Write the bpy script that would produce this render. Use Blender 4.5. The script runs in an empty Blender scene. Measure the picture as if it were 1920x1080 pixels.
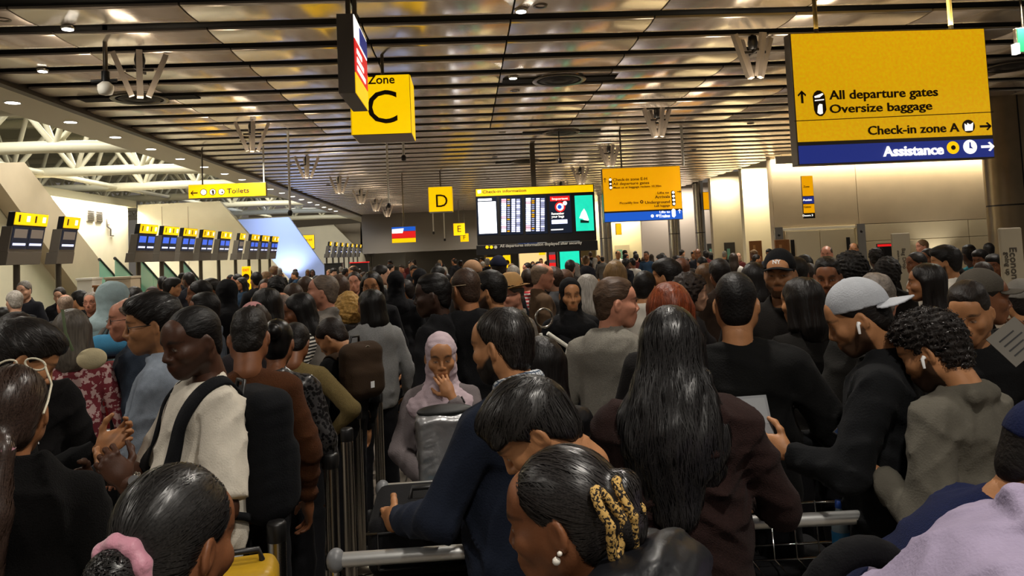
import bpy, bmesh, math, random
import numpy as np
from mathutils import Vector, Matrix, Euler
from mathutils.bvhtree import BVHTree
random.seed(7); np.random.seed(7)
PI = math.pi
sc = bpy.context.scene
COL = sc.collection

# ------------------------------------------------------------------ camera
FPX, CX, CY = 1450.0, 960.0, 386.0          # focal length and optical centre in photo pixels (1920x1080)
CAMZ = 1.95
PITCH, ROLL, YAWC = .06, -.045, .0628
fwd = Vector((math.sin(YAWC)*math.cos(PITCH), math.cos(YAWC)*math.cos(PITCH), math.sin(PITCH)))
r0 = Vector((math.cos(YAWC), -math.sin(YAWC), 0)); u0 = r0.cross(fwd)
rt = r0*math.cos(ROLL) + u0*math.sin(ROLL); up = -r0*math.sin(ROLL) + u0*math.cos(ROLL)
cam_d = bpy.data.cameras.new('camera'); cam = bpy.data.objects.new('camera', cam_d); COL.objects.link(cam)
M = Matrix((( rt.x, up.x, -fwd.x, 0), (rt.y, up.y, -fwd.y, 0), (rt.z, up.z, -fwd.z, CAMZ), (0, 0, 0, 1)))
cam.matrix_world = M
cam_d.sensor_width = 36; cam_d.lens = 36*FPX/1920
cam_d.shift_x = 0; cam_d.shift_y = (CY-540)/1920
cam_d.clip_start = .05; cam_d.clip_end = 400
sc.camera = cam

def ray(px, py):
    return fwd + rt*((px-CX)/FPX) + up*((CY-py)/FPX)
def atY(px, py, Y):
    r = ray(px, py); t = Y/r.y; return Vector((r.x*t, Y, CAMZ + r.z*t))
def atX(px, py, X):
    r = ray(px, py); t = X/r.x; return Vector((X, r.y*t, CAMZ + r.z*t))
def atZ(px, py, Z):
    r = ray(px, py); t = (Z-CAMZ)/r.z; return Vector((r.x*t, r.y*t, Z))

# ------------------------------------------------------------------ world, exposure
w = bpy.data.worlds.new('world'); sc.world = w; w.use_nodes = True
bg = w.node_tree.nodes['Background']; bg.inputs[0].default_value = (1.0, .88, .74, 1); bg.inputs[1].default_value = .10
sc.view_settings.view_transform = 'Standard'; sc.view_settings.look = 'None'
sc.view_settings.gamma = 1; sc.view_settings.use_curve_mapping = False
sc.view_settings.exposure = 0.3

CEIL = 4.55
def lamp(kind, loc, energy, col, size=.5, rot=(0, 0, 0), spot=None, size_y=None, name='lamp'):
    d = bpy.data.lights.new(name, kind); d.energy = energy; d.color = col
    if kind == 'AREA':
        d.size = size
        if size_y: d.shape = 'RECTANGLE'; d.size_y = size_y
    else: d.shadow_soft_size = size
    if spot: d.spot_size = spot; d.spot_blend = .8
    o = bpy.data.objects.new(name, d); COL.objects.link(o); o.location = loc; o.rotation_euler = rot
    return o
WARM = (1.0, .83, .62); NEUT = (1.0, .93, .83)
# rows of recessed downlights in the slatted ceiling (their housings are built with the ceiling below)
DOWNLIGHTS = [(x, y) for y in (-2.2, .357, 3.773, 8.043, 12.313, 16.583, 20.853, 26.831, 35.371, 43.91) for x in (-4.6, 0.9, 6.4)]  # rows nearest the camera are added to brighten the foreground
for (x, y) in DOWNLIGHTS:
    e = 260 if y < 5 else (330 if y < 9 else 420)
    lamp('SPOT', (x, y, CEIL-.03), e, NEUT, .12, (0, 0, 0), math.radians(150), name='downlight_lamp')

# ------------------------------------------------------------------ helpers
def lin(h):
    if isinstance(h, str):
        h = h.lstrip('#'); v = [int(h[i:i+2], 16)/255 for i in (0, 2, 4)]
    else: v = h
    return tuple((c/12.92 if c <= .04045 else ((c+.055)/1.055)**2.4) for c in v)

def tag(o, label=None, cat=None, group=None, kind=None):
    if label: o['label'] = label
    if cat: o['category'] = cat
    if group: o['group'] = group
    if kind: o['kind'] = kind
    return o
ORD = ('first', 'second', 'third', 'fourth', 'fifth', 'sixth', 'seventh', 'eighth', 'ninth', 'tenth', 'eleventh', 'twelfth', 'thirteenth', 'fourteenth', 'fifteenth', 'sixteenth', 'seventeenth', 'eighteenth', 'nineteenth', 'twentieth', 'twenty-first', 'twenty-second')
def empty(name, loc=(0, 0, 0), rz=0, label=None, cat=None, group=None):
    o = bpy.data.objects.new(name, None); COL.objects.link(o); o.location = loc; o.rotation_euler = (0, 0, rz)
    o.empty_display_size = .1
    return tag(o, label, cat, group)
def fast_mesh(name, V, F, smooth=True):
    """V (n,3) array, F (m,4) or (m,3) int array"""
    me = bpy.data.meshes.new(name); V = np.asarray(V, np.float32); F = np.asarray(F, np.int32)
    n, k = F.shape
    me.vertices.add(len(V)); me.vertices.foreach_set('co', V.ravel())
    me.loops.add(n*k); me.loops.foreach_set('vertex_index', F.ravel())
    me.polygons.add(n); me.polygons.foreach_set('loop_start', np.arange(0, n*k, k, dtype=np.int32))
    me.update(calc_edges=True)
    if smooth: me.polygons.foreach_set('use_smooth', np.ones(n, bool))
    return me
def link(name, me, mat=None, parent=None, loc=None, rot=None, color=None):
    o = bpy.data.objects.new(name, me); COL.objects.link(o)
    if mat is not None and len(me.materials) == 0: me.materials.append(mat)
    if parent: o.parent = parent
    if loc is not None: o.location = loc
    if rot is not None: o.rotation_euler = rot
    if color is not None: o.color = (*color, 1)
    return o

class MB:
    """mesh builder: boxes, tubes, prisms collected into one mesh"""
    def __init__(s): s.v = []; s.f = []; s.sm = []
    def add(s, V, F, smooth=False):
        b = len(s.v); s.v += [tuple(v) for v in V]; s.f += [tuple(i+b for i in f) for f in F]; s.sm += [smooth]*len(F); return s
    def box(s, a, b, bev=0):
        x0, y0, z0 = a; x1, y1, z1 = b
        V = [(x0,y0,z0),(x1,y0,z0),(x1,y1,z0),(x0,y1,z0),(x0,y0,z1),(x1,y0,z1),(x1,y1,z1),(x0,y1,z1)]
        return s.add(V, [(0,3,2,1),(4,5,6,7),(0,1,5,4),(1,2,6,5),(2,3,7,6),(3,0,4,7)])
    def obox(s, c, ax, ay, az):
        c = Vector(c); ax = Vector(ax); ay = Vector(ay); az = Vector(az)
        V = [c+i*ax+j*ay+k*az for k in (-1,1) for i, j in ((-1,-1),(1,-1),(1,1),(-1,1))]
        return s.add(V, [(0,3,2,1),(4,5,6,7),(0,1,5,4),(1,2,6,5),(2,3,7,6),(3,0,4,7)])
    def tube(s, pts, r, n=8, caps=True):
        pts = [Vector(p) for p in pts]; rr = r if isinstance(r, (list, tuple)) else [r]*len(pts)
        V = []; F = []; ref = None
        for i, p in enumerate(pts):
            t = (pts[min(i+1, len(pts)-1)] - pts[max(i-1, 0)]).normalized()
            if ref is None:
                ref = Vector((0,0,1)) if abs(t.z) < .9 else Vector((1,0,0))
            a = t.cross(ref).normalized(); b = a.cross(t).normalized(); ref = b
            for k in range(n):
                q = 2*PI*k/n; V.append(p + a*math.cos(q)*rr[i] + b*math.sin(q)*rr[i])
        for i in range(len(pts)-1):
            for k in range(n):
                k2 = (k+1) % n; F.append((i*n+k, i*n+k2, (i+1)*n+k2, (i+1)*n+k))
        s.add(V, F, True)
        if caps:
            s.add(V[:n], [tuple(range(n))[::-1]]); s.add(V[-n:], [tuple(range(n))])
        return s
    def lathe(s, prof, c=(0,0,0), n=24, axis='z', smooth=True):
        V = []; F = []; m = len(prof)
        for k in range(n):
            q = 2*PI*k/n
            for r, z in prof:
                if axis == 'z': V.append((c[0]+r*math.cos(q), c[1]+r*math.sin(q), c[2]+z))
                elif axis == 'y': V.append((c[0]+r*math.cos(q), c[1]-z, c[2]+r*math.sin(q)))
                else: V.append((c[0]+z, c[1]+r*math.cos(q), c[2]+r*math.sin(q)))
        for k in range(n):
            for i in range(m-1):
                k2 = (k+1) % n; F.append((k*m+i, k2*m+i, k2*m+i+1, k*m+i+1))
        return s.add(V, F, smooth)
    def poly(s, pts, thick):
        """flat polygon pts (list of Vector) extruded by vector thick"""
        pts = [Vector(p) for p in pts]; t = Vector(thick); n = len(pts)
        V = pts + [p+t for p in pts]
        F = [tuple(range(n)), tuple(range(2*n-1, n-1, -1))] + [(i, n+i, n+(i+1) % n, (i+1) % n) for i in range(n)]
        return s.add(V, F)
    def mesh(s, name):
        me = bpy.data.meshes.new(name); me.from_pydata(s.v, [], s.f); me.update()
        me.polygons.foreach_set('use_smooth', s.sm)
        bm = bmesh.new(); bm.from_mesh(me); bmesh.ops.recalc_face_normals(bm, faces=bm.faces); bm.to_mesh(me); bm.free()
        return me
    def build(s, name, mat, parent=None, loc=None, rot=None, bev=0, color=None):
        o = link(name, s.mesh(name), mat, parent, loc, rot, color)
        if bev:
            m = o.modifiers.new('bevel', 'BEVEL'); m.width = bev; m.segments = 2; m.limit_method = 'ANGLE'
        return o

# ------------------------------------------------------------------ materials
MATS = {}
def mat(name, col=(.5,.5,.5), rough=.5, metal=0, emit=None, es=1, noise=0, nscale=8, bump=0, bscale=40, objcol=False,
        spec=None, stretch=None, sheen=0, alpha=None, trans=0, coat=0):
    if name in MATS: return MATS[name]
    m = bpy.data.materials.new(name); m.use_nodes = True; nt = m.node_tree; N = nt.nodes; L = nt.links
    b = N['Principled BSDF']; c = lin(col) if isinstance(col, str) else col
    b.inputs['Base Color'].default_value = (*c, 1); b.inputs['Roughness'].default_value = rough; b.inputs['Metallic'].default_value = metal
    if spec is not None: b.inputs['Specular IOR Level'].default_value = spec
    if sheen: b.inputs['Sheen Weight'].default_value = sheen
    if trans: b.inputs['Transmission Weight'].default_value = trans
    if coat: b.inputs['Coat Weight'].default_value = coat
    if alpha is not None: b.inputs['Alpha'].default_value = alpha
    src = None
    if objcol:
        oi = N.new('ShaderNodeObjectInfo'); src = oi.outputs['Color']
    tc = N.new('ShaderNodeTexCoord'); vec = tc.outputs['Object']
    if stretch:
        mp = N.new('ShaderNodeMapping'); mp.inputs['Scale'].default_value = stretch; L.new(vec, mp.inputs[0]); vec = mp.outputs[0]
    if noise:
        n = N.new('ShaderNodeTexNoise'); n.inputs['Scale'].default_value = nscale; n.inputs['Detail'].default_value = 4; L.new(vec, n.inputs['Vector'])
        mr = N.new('ShaderNodeMapRange'); mr.inputs['From Min'].default_value = .25; mr.inputs['From Max'].default_value = .75
        mr.inputs['To Min'].default_value = 1-noise; mr.inputs['To Max'].default_value = 1+noise; L.new(n.outputs[0], mr.inputs[0])
        mx = N.new('ShaderNodeVectorMath'); mx.operation = 'SCALE'
        if src: L.new(src, mx.inputs[0])
        else: mx.inputs[0].default_value = c
        L.new(mr.outputs[0], mx.inputs['Scale']); src = mx.outputs[0]
    if src: L.new(src, b.inputs['Base Color'])
    if bump:
        n2 = N.new('ShaderNodeTexNoise'); n2.inputs['Scale'].default_value = bscale; n2.inputs['Detail'].default_value = 3; L.new(vec, n2.inputs['Vector'])
        bp = N.new('ShaderNodeBump'); bp.inputs['Strength'].default_value = bump; bp.inputs['Distance'].default_value = .01
        L.new(n2.outputs[0], bp.inputs['Height']); L.new(bp.outputs[0], b.inputs['Normal'])
    if emit is not None:
        e = lin(emit) if isinstance(emit, str) else emit
        b.inputs['Emission Color'].default_value = (*e, 1); b.inputs['Emission Strength'].default_value = es
    MATS[name] = m; return m
m_panel = mat('ceiling_metal', '#e0d3c4', .25, .70, noise=.06, nscale=3)
m_void = mat('ceiling_void', '#14110e', .9)
m_rail = mat('ceiling_rail', '#2a2520', .6, .3)
m_cream = mat('cream_wall', '#d8cfb6', .6, noise=.04, nscale=2)
m_beige = mat('beige_panel', '#b5a58c', .5, noise=.05, nscale=2)
m_white = mat('white_paint', '#e9e6da', .5)
m_tubew = mat('truss_paint', '#d9d4bd', .4)
m_steel = mat('brushed_steel', '#b8b3aa', .25, 1, noise=.08, nscale=30, stretch=(1,1,.05))
m_chrome = mat('chrome', '#d8d8d8', .12, 1)
m_dsteel = mat('dark_steel', '#6b6459', .3, .9)
m_dark = mat('dark_plastic', '#1b1a1a', .4)
m_grey = mat('grey_casing', '#6e675e', .45, .2)
m_black = mat('black_rubber', '#0c0c0c', .6)
m_ink = mat('sign_ink', '#3a2508', .6)
m_sigw = mat('sign_white', '#ffffff', .5, emit='#fffdf5', es=.85)
m_yel = mat('sign_yellow', '#f2c000', .45, emit='#f5c400', es=.80, noise=.10, nscale=6)
m_yeld = mat('sign_amber', '#e8a200', .45, emit='#f0a400', es=.68, noise=.10, nscale=5)
m_yelb = mat('sign_yellow_big', '#e6b400', .45, emit='#eab008', es=.56, noise=.30, nscale=32)
m_blue = mat('sign_blue', '#1f2a72', .45, emit='#2a3a96', es=.45)
m_blue2 = mat('sign_blue_bright', '#1a50b0', .45, emit='#1c5ccc', es=.7)
m_red = mat('sign_red', '#c01818', .45, emit='#d61c1c', es=.8)
m_scr = mat('screen_dark', '#0d1420', .25, emit='#1a2233', es=.5)
m_scrb = mat('screen_blue', '#1b3a8c', .3, emit='#3f63d6', es=.9)
m_scrw = mat('screen_white', '#ffffff', .3, emit='#eef2ff', es=1.8)
m_teal = mat('screen_teal', '#10a080', .3, emit='#19b596', es=1.3, noise=.5, nscale=3)
m_glass = mat('green_glass', '#86c4b0', .12, 0, alpha=.72)
m_alu = mat('aluminium', '#d4d4d2', .32, .75)
m_wood = mat('wood_door', '#8a5a30', .5, noise=.15, nscale=5, stretch=(8,8,.6))
# ================================================================== THE HALL
# floor
def floor_mat():
    m = bpy.data.materials.new('floor_tiles'); m.use_nodes = True; N = m.node_tree.nodes; L = m.node_tree.links
    b = N['Principled BSDF']; b.inputs['Roughness'].default_value = .28
    tc = N.new('ShaderNodeTexCoord'); br = N.new('ShaderNodeTexBrick'); br.offset = 0
    br.inputs['Scale'].default_value = 1; br.inputs['Brick Width'].default_value = .6; br.inputs['Row Height'].default_value = .6
    br.inputs['Mortar Size'].default_value = .006
    br.inputs['Color1'].default_value = (*lin('#8d8478'), 1); br.inputs['Color2'].default_value = (*lin('#7d7469'), 1); br.inputs['Mortar'].default_value = (*lin('#3a352f'), 1)
    L.new(tc.outputs['Object'], br.inputs['Vector'])
    n = N.new('ShaderNodeTexNoise'); n.inputs['Scale'].default_value = 60; L.new(tc.outputs['Object'], n.inputs['Vector'])
    mx = N.new('ShaderNodeMix'); mx.data_type = 'RGBA'; mx.blend_type = 'MULTIPLY'; mx.inputs[0].default_value = .35
    L.new(br.outputs[0], mx.inputs[6]); L.new(n.outputs[0], mx.inputs[7]); L.new(mx.outputs[2], b.inputs['Base Color'])
    return m
tag(MB().box((-24, -6, -.2), (20, 100, 0)).build('floor', floor_mat()), kind='structure')

# slatted ceiling: dark void plate + metal panels in rows across the hall
XL, XR = -6.1, 9.9
ceil_o = MB().box((XL, -6, CEIL+.24), (XR+8, 23.4, CEIL+.34)).box((XL, 23.4, CEIL+.24), (XR, 60, CEIL+.34)).build('ceiling', m_void)
tag(ceil_o, kind='structure')
PITCHY = .854; Y0 = 8.47
def panel_mesh(wd, ln):
    n = 8; V = []; F = []
    prof = []
    for i in range(n+1):
        t = i/n - .5; prof.append((t*wd, .012*(4*t*t)))        # gently convex underside
    prof = [(-wd/2, .035)] + prof + [(wd/2, .035)]
    k = len(prof)
    for x in (-ln/2, ln/2):
        for (y, z) in prof: V.append((x, y, z))
    for i in range(k-1): F.append((i, i+1, k+i+1, k+i))
    F.append(tuple(range(k))[::-1]); F.append(tuple(range(k, 2*k))); F.append((0, k, 2*k-1, k-1))
    mb = MB(); mb.add(V, F); me_ = mb.mesh('ceiling_panel'); me_.polygons.foreach_set('use_smooth', [1 <= i <= n for i in range(len(F))]); return me_
PW = .57; JX = [-6.06, -4.4, -2.75, -1.05, .62, 2.28, 3.95, 5.6, 7.3, 8.95, 10.6, 12.3, 14.0]
meshes = {}
def panel(x0, x1, y):
    ln = round(x1-x0-.02, 3)
    if ln not in meshes:
        meshes[ln] = panel_mesh(PW, ln); meshes[ln].materials.append(m_panel)
    o = link('ceiling_panel', meshes[ln], None, ceil_o, ((x0+x1)/2, y, CEIL))
    o.rotation_euler = (random.uniform(-.002, .002), 0, 0)
row = -8; rows = []
while True:
    y = Y0 + PITCHY*row + PITCHY/2
    if y > 46: break
    rows.append(y)
    if y < 5.5: panel(XL+.04, 14.0, y)
    elif y < 15.8:
        for a, b in zip(JX[:-1], JX[1:]): panel(a, b, y)
    elif y < 23.4: panel(XL+.04, 14.0, y)
    else: panel(XL+.04, XR-.05, y)
    row += 1
# dark carrier rails above the gaps, hangers with small clips
mb = MB()
for y in rows:
    mb.box((XL+.05, y+PITCHY/2-.035, CEIL+.10), ((14 if y < 23 else XR)-.1, y+PITCHY/2+.035, CEIL+.16))
mb.build('carrier_rail', m_rail, ceil_o)

# recessed downlights in the gaps (lamps at the top of the script)
hous = MB().lathe([(.05, .0), (.075, -.004), (.08, .01), (.08, .09), (.0, .09)], n=16).mesh('downlight_housing')
lens = MB().lathe([(.0, .008), (.05, .008), (.05, .02), (0, .02)], n=16).mesh('downlight_lens')
m_lens = mat('lamp_lens', '#ffffff', .4, emit=(1, .95, .85), es=14)
for i, (x, y) in enumerate(DOWNLIGHTS):
    o = empty('downlight', (x, y, CEIL-.005), 0, 'round recessed downlight, %s row from the camera end, %s of the slatted ceiling' % (ORD[i//3], ('left side', 'middle', 'right side')[i % 3]), 'downlight', 'downlights in the slatted ceiling')
    link('housing', hous, m_dsteel, o); link('lens', lens, m_lens, o)

# left edge beam and flat soffit strip with its own row of downlights
tag(MB().box((XL-.10, -6, CEIL-.05), (XL+.03, 60, CEIL+.34)).build('trim_1', mat('edge_beam', '#4a4239', .5, .3)), kind='structure')
tag(MB().box((-7.2, -6, CEIL-.01), (XL-.10, 60, CEIL+.34)).build('trim_2', mat('soffit', '#c9c1a8', .5)), kind='structure')
rng = MB().lathe([(.10, -.004), (.125, -.008), (.13, .004)], n=20).mesh('lamp_ring')
dsk = MB().lathe([(.0, -.003), (.10, -.003), (.10, .004), (0, .004)], n=20).mesh('lamp_lens')
for k in range(22):
    y = 5.1 + 1.72*k
    o = empty('soffit_light', (-6.72, y, CEIL-.012), 0, ORD[k]+' round white downlight from the camera along the left soffit', 'ceiling light', 'downlights along the left soffit')
    link('ring', rng, m_white, o); link('lens', dsk, m_lens, o)
for y in (8, 14, 20, 26, 33): lamp('SPOT', (-6.72, y, CEIL-.05), 170, NEUT, .15, (0, 0, 0), math.radians(140), name='soffit_lamp')

# splayed four-blade fixtures hanging in two rows
def fixture(x, y, i):
    o = empty('ceiling_fixture', (x, y, CEIL), 0, ORD[i//2]+' splayed metal-blade fixture from the camera in the %s row' % ('left' if x < 0 else 'right'), 'light fixture', 'splayed fixtures hanging in two rows')
    for (sx, sy) in ((-1, -.35), (-.3, .6), (.25, -.6), (1, .35)):
        top = Vector((sx*.27, sy*.3, -.02)); bot = Vector((sx*.085, sy*.1, -.54))
        d = (top-bot).normalized(); wv = Vector((0, 0, 1)).cross(Vector((sx, sy, 0))).normalized()*.034; tv = d.cross(wv).normalized()*.030
        MB().obox((top+bot)/2, wv, tv, (top-bot)/2).build('blade', m_fix, o)
    MB().box((-.16, -.012, -.24), (.16, .012, -.21)).build('spreader', m_rail, o); MB().box((-.012, -.16, -.24), (.012, .16, -.21)).build('spreader', m_rail, o)
    MB().tube([(0, 0, 0), (0, 0, -.22)], .02, 8).build('stem', m_rail, o)
    MB().lathe([(0, -.19), (.05, -.19), (.065, -.1), (.05, -.02), (0, -.02)], n=14).build('lamp_head', m_dark, o)
    lamp('SPOT', (x, y, CEIL-.62), 34, WARM, .25, (PI, 0, 0), math.radians(172), name='ceiling_fill')  # unseen upward spot added below each fixture to brighten the ceiling panels
m_fix = mat('fixture_blade', '#a1968a', .5, .2)
k = 0
for i in range(7):
    for x in (-3.8, 3.72):
        fixture(x, 9.4+4.9*i, k); k += 1
# the nearest fixture on the left carries a camera pole in front of it
o = empty('ceiling_camera', (-4.0, 8.95, CEIL), 0, 'dark drop pole with small surveillance camera hanging by the nearest left fixture', 'camera')
MB().tube([(0, 0, .2), (0, 0, -.34)], .026, 10).build('pole', m_dsteel, o)
MB().tube([(0, 0, -.34), (0, 0, -.46)], .045, 10).build('joint', m_dark, o)
MB().tube([(-.16, 0, -.45), (.12, .02, -.44)], .02, 8).build('bracket_arm', m_dark, o)
MB().lathe([(0, -.62), (.07, -.6), (.085, -.55), (.085, -.5), (.04, -.46), (0, -.46)], n=16).build('dome', m_white, o)

# round air vents on dark plates between the panels
for i, (px, py, s, lab) in enumerate([(1048, 149, 1.0, 'nearest round air vent on a dark plate, in front of the departures board'),
                                      (1052, 248, 1.0, 'second round air vent on a dark plate, above the departures board'),
                                      (985, 303, 1.0, 'far round air vent on a dark plate in the ceiling'),
                                      (262, 184, 1.0, 'round air vent on a dark plate behind the nearest left fixture'),
                                      (1895, 124, 1.0, 'round air vent on a dark plate right of the big sign')]):
    p = atZ(px, py, CEIL-.012)
    o = empty('air_vent', p, 0, lab, 'vent')
    MB().box((-.86*s, -.14, -.012), (.86*s, .14, .012)).build('plate', m_void, o)
    MB().lathe([(.34, -.02), (.40, -.03), (.415, -.012), (.34, -.012)], n=32).build('ring', m_dsteel, o)
    MB().lathe([(0, -.03), (.1, -.035), (.12, -.02), (.2, -.02), (.22, -.034), (.24, -.02), (.3, -.02)], n=28).build('diffuser', m_rail, o)
# small bright spot heads on the ceiling
for px, py, lab in [(127, 55, 'small bright oval lamp on the ceiling near the top left corner'), (977, 22, 'small bright dish lamp at the top centre of the ceiling'),
                    (80, 134, 'small bright spot lamp near the left edge beam'), (962, 147, 'small bright lamp at the left end of the nearest vent plate')]:
    p = atZ(px, py, CEIL-.03)
    o = empty('spot_lamp', p, 0, lab, 'lamp')
    MB().lathe([(0, .0), (.06, .0), (.075, .03), (.03, .05), (0, .05)], n=16).build('shade', m_steel, o)
    MB().lathe([(0, -.006), (.055, -.006), (.055, 0)], n=16).build('lens', m_lens, o)

# ------------------------------------------------------------------ far end
tag(MB().box((-6.1, 46.6, 2.25), (3.2, 47, 5)).build('wall_far', mat('far_bulkhead', '#8f877b', .6)), kind='structure')
tag(MB().box((-24, 88, 0), (20, 88.3, 8)).build('wall_back', mat('far_wall', '#b8ae9b', .7)), kind='structure')
tag(MB().box((-6.1, 47, 2.9), (12, 88, 3.1)).build('ceiling_far', mat('far_ceiling', '#bdb5a6', .6)), kind='structure')
for (x, y) in ((-3, 52), (1, 58), (4, 66)): lamp('AREA', (x, y, 2.85), 260, NEUT, 3, name='far_area_lamp')
# ------------------------------------------------------------------ right-hand side: frontal panel wall, doors, columns
WY = 23.5
def fpoly(pts, Y, thick=.15): return MB().poly([atY(x, y, Y) for x, y in pts], (0, thick, 0))
xr = atY(1452, 430, WY).x
wall = MB().box((xr, WY, 0), (xr+11, WY+.3, CEIL+.3)).build('wall_right', m_beige); tag(wall, kind='structure')
# cladding panels of the wall
zl = atY(1700, 417, WY).z; zl2 = atY(1700, 449, WY).z; seam = atY(1607, 380, WY).x; endx = atY(1868, 380, WY).x
def clad(x0, x1, z0, z1, m=m_beige): MB().box((x0+.01, WY-.03, z0+.01), (x1-.01, WY, z1-.01)).build('wall_panel', m, wall, bev=.004)
m_lpan = mat('light_panel', '#cfc3a8', .45, noise=.04, nscale=2)
clad(xr, seam, zl, CEIL-.02); clad(seam, endx, zl, CEIL-.02); clad(endx, endx+4, zl, CEIL-.02)
clad(seam, endx-1.0, zl2, zl, m_lpan); clad(endx-1.0, endx+4, zl2, zl, m_lpan)
clad(seam, endx-1.0, .1, zl2, m_lpan); clad(endx-1.0, endx+4, .1, zl2, m_lpan)
# double doors
dx0 = atY(1470, 450, WY).x; dx1 = atY(1600, 450, WY).x
d1 = MB().box((dx0-.1, WY-.06, 0), (dx1+.1, WY-.02, zl)).build('door_1', m_lpan); tag(d1, kind='structure')
mid = (dx0+dx1)/2
for a, b, s in ((dx0, mid, 1), (mid, dx1, -1)):
    lf = MB().box((a+.015, WY-.10, .02), (b-.015, WY-.06, zl-.12)).build('door_leaf', mat('door_paint', '#d9cfb4', .4), d1, bev=.004)
    MB().box(((b-.28) if s < 0 else (a+.16), WY-.106, 1.1), ((b-.16) if s < 0 else (a+.28), WY-.1, 1.95)).build('vision_panel', m_dark, lf)
    MB().tube([((mid-s*.09), WY-.15, .95), ((mid-s*.09), WY-.15, 1.25)], .015, 8).build('pull_handle', m_steel, lf)
MB().box((dx0-.1, WY-.08, zl-.10), (dx1+.1, WY-.05, zl-.02)).build('door_header', m_white, d1)
for x, nm in ((1612, 'post beside the double doors'), (1458, 'post at the left corner of the panel wall')):
    px = atY(x, 450, WY-.1).x
    o = empty('door_post', (px, WY-.18, 0), 0, 'shiny steel '+nm, 'post')
    MB().box((-.13, -.06, 0), (.13, .06, zl+.02)).build('casing', m_steel, o, bev=.01)
    MB().lathe([(0, .0), (.045, .0), (.05, -.02)], c=(0, -.061, zl-.22), n=14, axis='y').build('sensor', m_dark, o)
# wooden panels left of the doors
for x0, x1, Y, y0 in ((1405, 1428, 26.5, 452), (1453, 1480, 23.2, 450)):
    a = atY(x0, y0, Y); b = atY(x1, y0, Y)
    o = empty('wood_panel', (a.x, Y, 0), 0, 'narrow brown wooden panel standing beside the '+('bright corner wall' if x0 < 1440 else 'double doors'), 'wood panel')
    MB().box((0, 0, 0), (b.x-a.x, .06, a.z)).build('board', m_wood, o, bev=.008)
    MB().box((.12, -.012, 1.0), (.2, 0, a.z-.15)).build('inlay', mat('wood_inlay', '#b98a58', .5), o)
# black notice stand with a red top strip
a = atY(1645, 457, 20); b = atY(1683, 457, 20)
o = empty('notice_stand', (a.x, 20, 0), 0, 'black notice stand with a red strip along its top edge', 'notice stand')
MB().box((0, 0, 0), (b.x-a.x, .08, a.z)).build('board', m_dark, o, bev=.01)
MB().box((0, -.006, a.z-.08), (b.x-a.x, 0, a.z-.02)).build('strip', m_red, o)
# cove light along the top of the frontal wall and the wash lights
MB_c = MB().box((xr, WY-.42, CEIL-.26), (endx+3, WY-.38, CEIL-.02)); tag(MB_c.build('trim_3', m_white), kind='structure')
lamp('AREA', ((xr+endx)/2, WY-.2, CEIL-.06), 260, (1, .86, .62), 9, (math.radians(0), 0, 0), size_y=.15, name='cove_lamp')
# spotlight grazing the wall (pool of light seen under the big sign)
p = atY(1745, 395, WY); lamp('SPOT', (p.x, WY-.55, .9), 42, (1, .9, .72), .04, (math.radians(168), 0, 0), math.radians(95), name='wall_uplight')
# stepped bays farther down the right side
def bay(x0, x1, Y, m, num, y_top=None):
    a = atY(x0, 450, Y); b = atY(x1, 450, Y)
    tag(MB().box((a.x, Y, 0), (b.x, Y+.3, CEIL+.3)).build('wall_bay', m), kind='structure')
    return a.x, b.x
m_bright = mat('bay_light', '#e6dcbc', .55)
bay(1398, 1456, 27.5, m_bright, 1); bay(1338, 1400, 31, m_lpan, 2); bay(1205, 1345, 36, mat('bay_grey', '#b3a699', .6), 3); bay(1118, 1210, 42, m_bright, 4); bay(1020, 1125, 52, mat('bay_yellow', '#d9c389', .6), 5)
tag(MB().box((atY(1398, 450, 27.5).x, WY, 0), (atY(1398, 450, 27.5).x+.2, 36, CEIL+.3)).build('wall_return', m_lpan), kind='structure') if False else None
lamp('AREA', (atY(1420, 330, 27.1).x, 27.0, CEIL-.1), 130, (1, .85, .6), 1.0, (math.radians(20), 0, 0), size_y=.2, name='bay_lamp')
lamp('AREA', (atY(1365, 330, 30.5).x, 30.4, CEIL-.1), 60, (1, .85, .6), 1.0, (math.radians(20), 0, 0), size_y=.2, name='bay_lamp')
lamp('AREA', (atY(1275, 380, 35.4).x, 35.2, CEIL-.2), 110, (1, .92, .8), 2.5, (math.radians(20), 0, 0), size_y=.3, name='bay_lamp')
lamp('AREA', (atY(1160, 400, 41.4).x, 41.2, CEIL-.2), 220, (1, .85, .55), 2.5, (math.radians(20), 0, 0), size_y=.3, name='bay_lamp')
lamp('AREA', (atY(1075, 420, 51.4).x, 51.2, CEIL-.4), 180, (1, .82, .5), 2.5, (math.radians(20), 0, 0), size_y=.3, name='bay_lamp')
# panels & doors on the bays
def card(name, px0, px1, py0, py1, Y, m, label, cat, th=.05, floor=True):
    a = atY(px0, py0, Y); b = atY(px1, py1, Y)
    o = MB().box((a.x, Y-th, 0 if floor else b.z), (b.x, Y, a.z)).build(name, m, bev=.006); return tag(o, label, cat)
def door(n, px0, px1, py, Y, m):
    a = atY(px0, py, Y); b = atY(px1, py, Y)
    d = MB().box((a.x, Y-.05, 0), (b.x, Y-.005, a.z)).build('door_%d' % n, m, bev=.006); tag(d, kind='structure')
    MB().box((a.x+.1, Y-.056, 1.2), (a.x+(b.x-a.x)*.5, Y-.05, a.z-.25)).build('vision_panel', m_glass, d)
    MB().tube([(b.x-.15, Y-.09, .95), (b.x-.15, Y-.09, 1.2)], .014, 8).build('pull_handle', m_steel, d)
m_ddoor = mat('dark_door', '#3d3a36', .5)
door(2, 1325, 1342, 457, 35.9, m_ddoor); door(3, 1357, 1377, 455, 30.9, m_ddoor); door(4, 1152, 1180, 460, 41.9, m_lpan)
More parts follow.
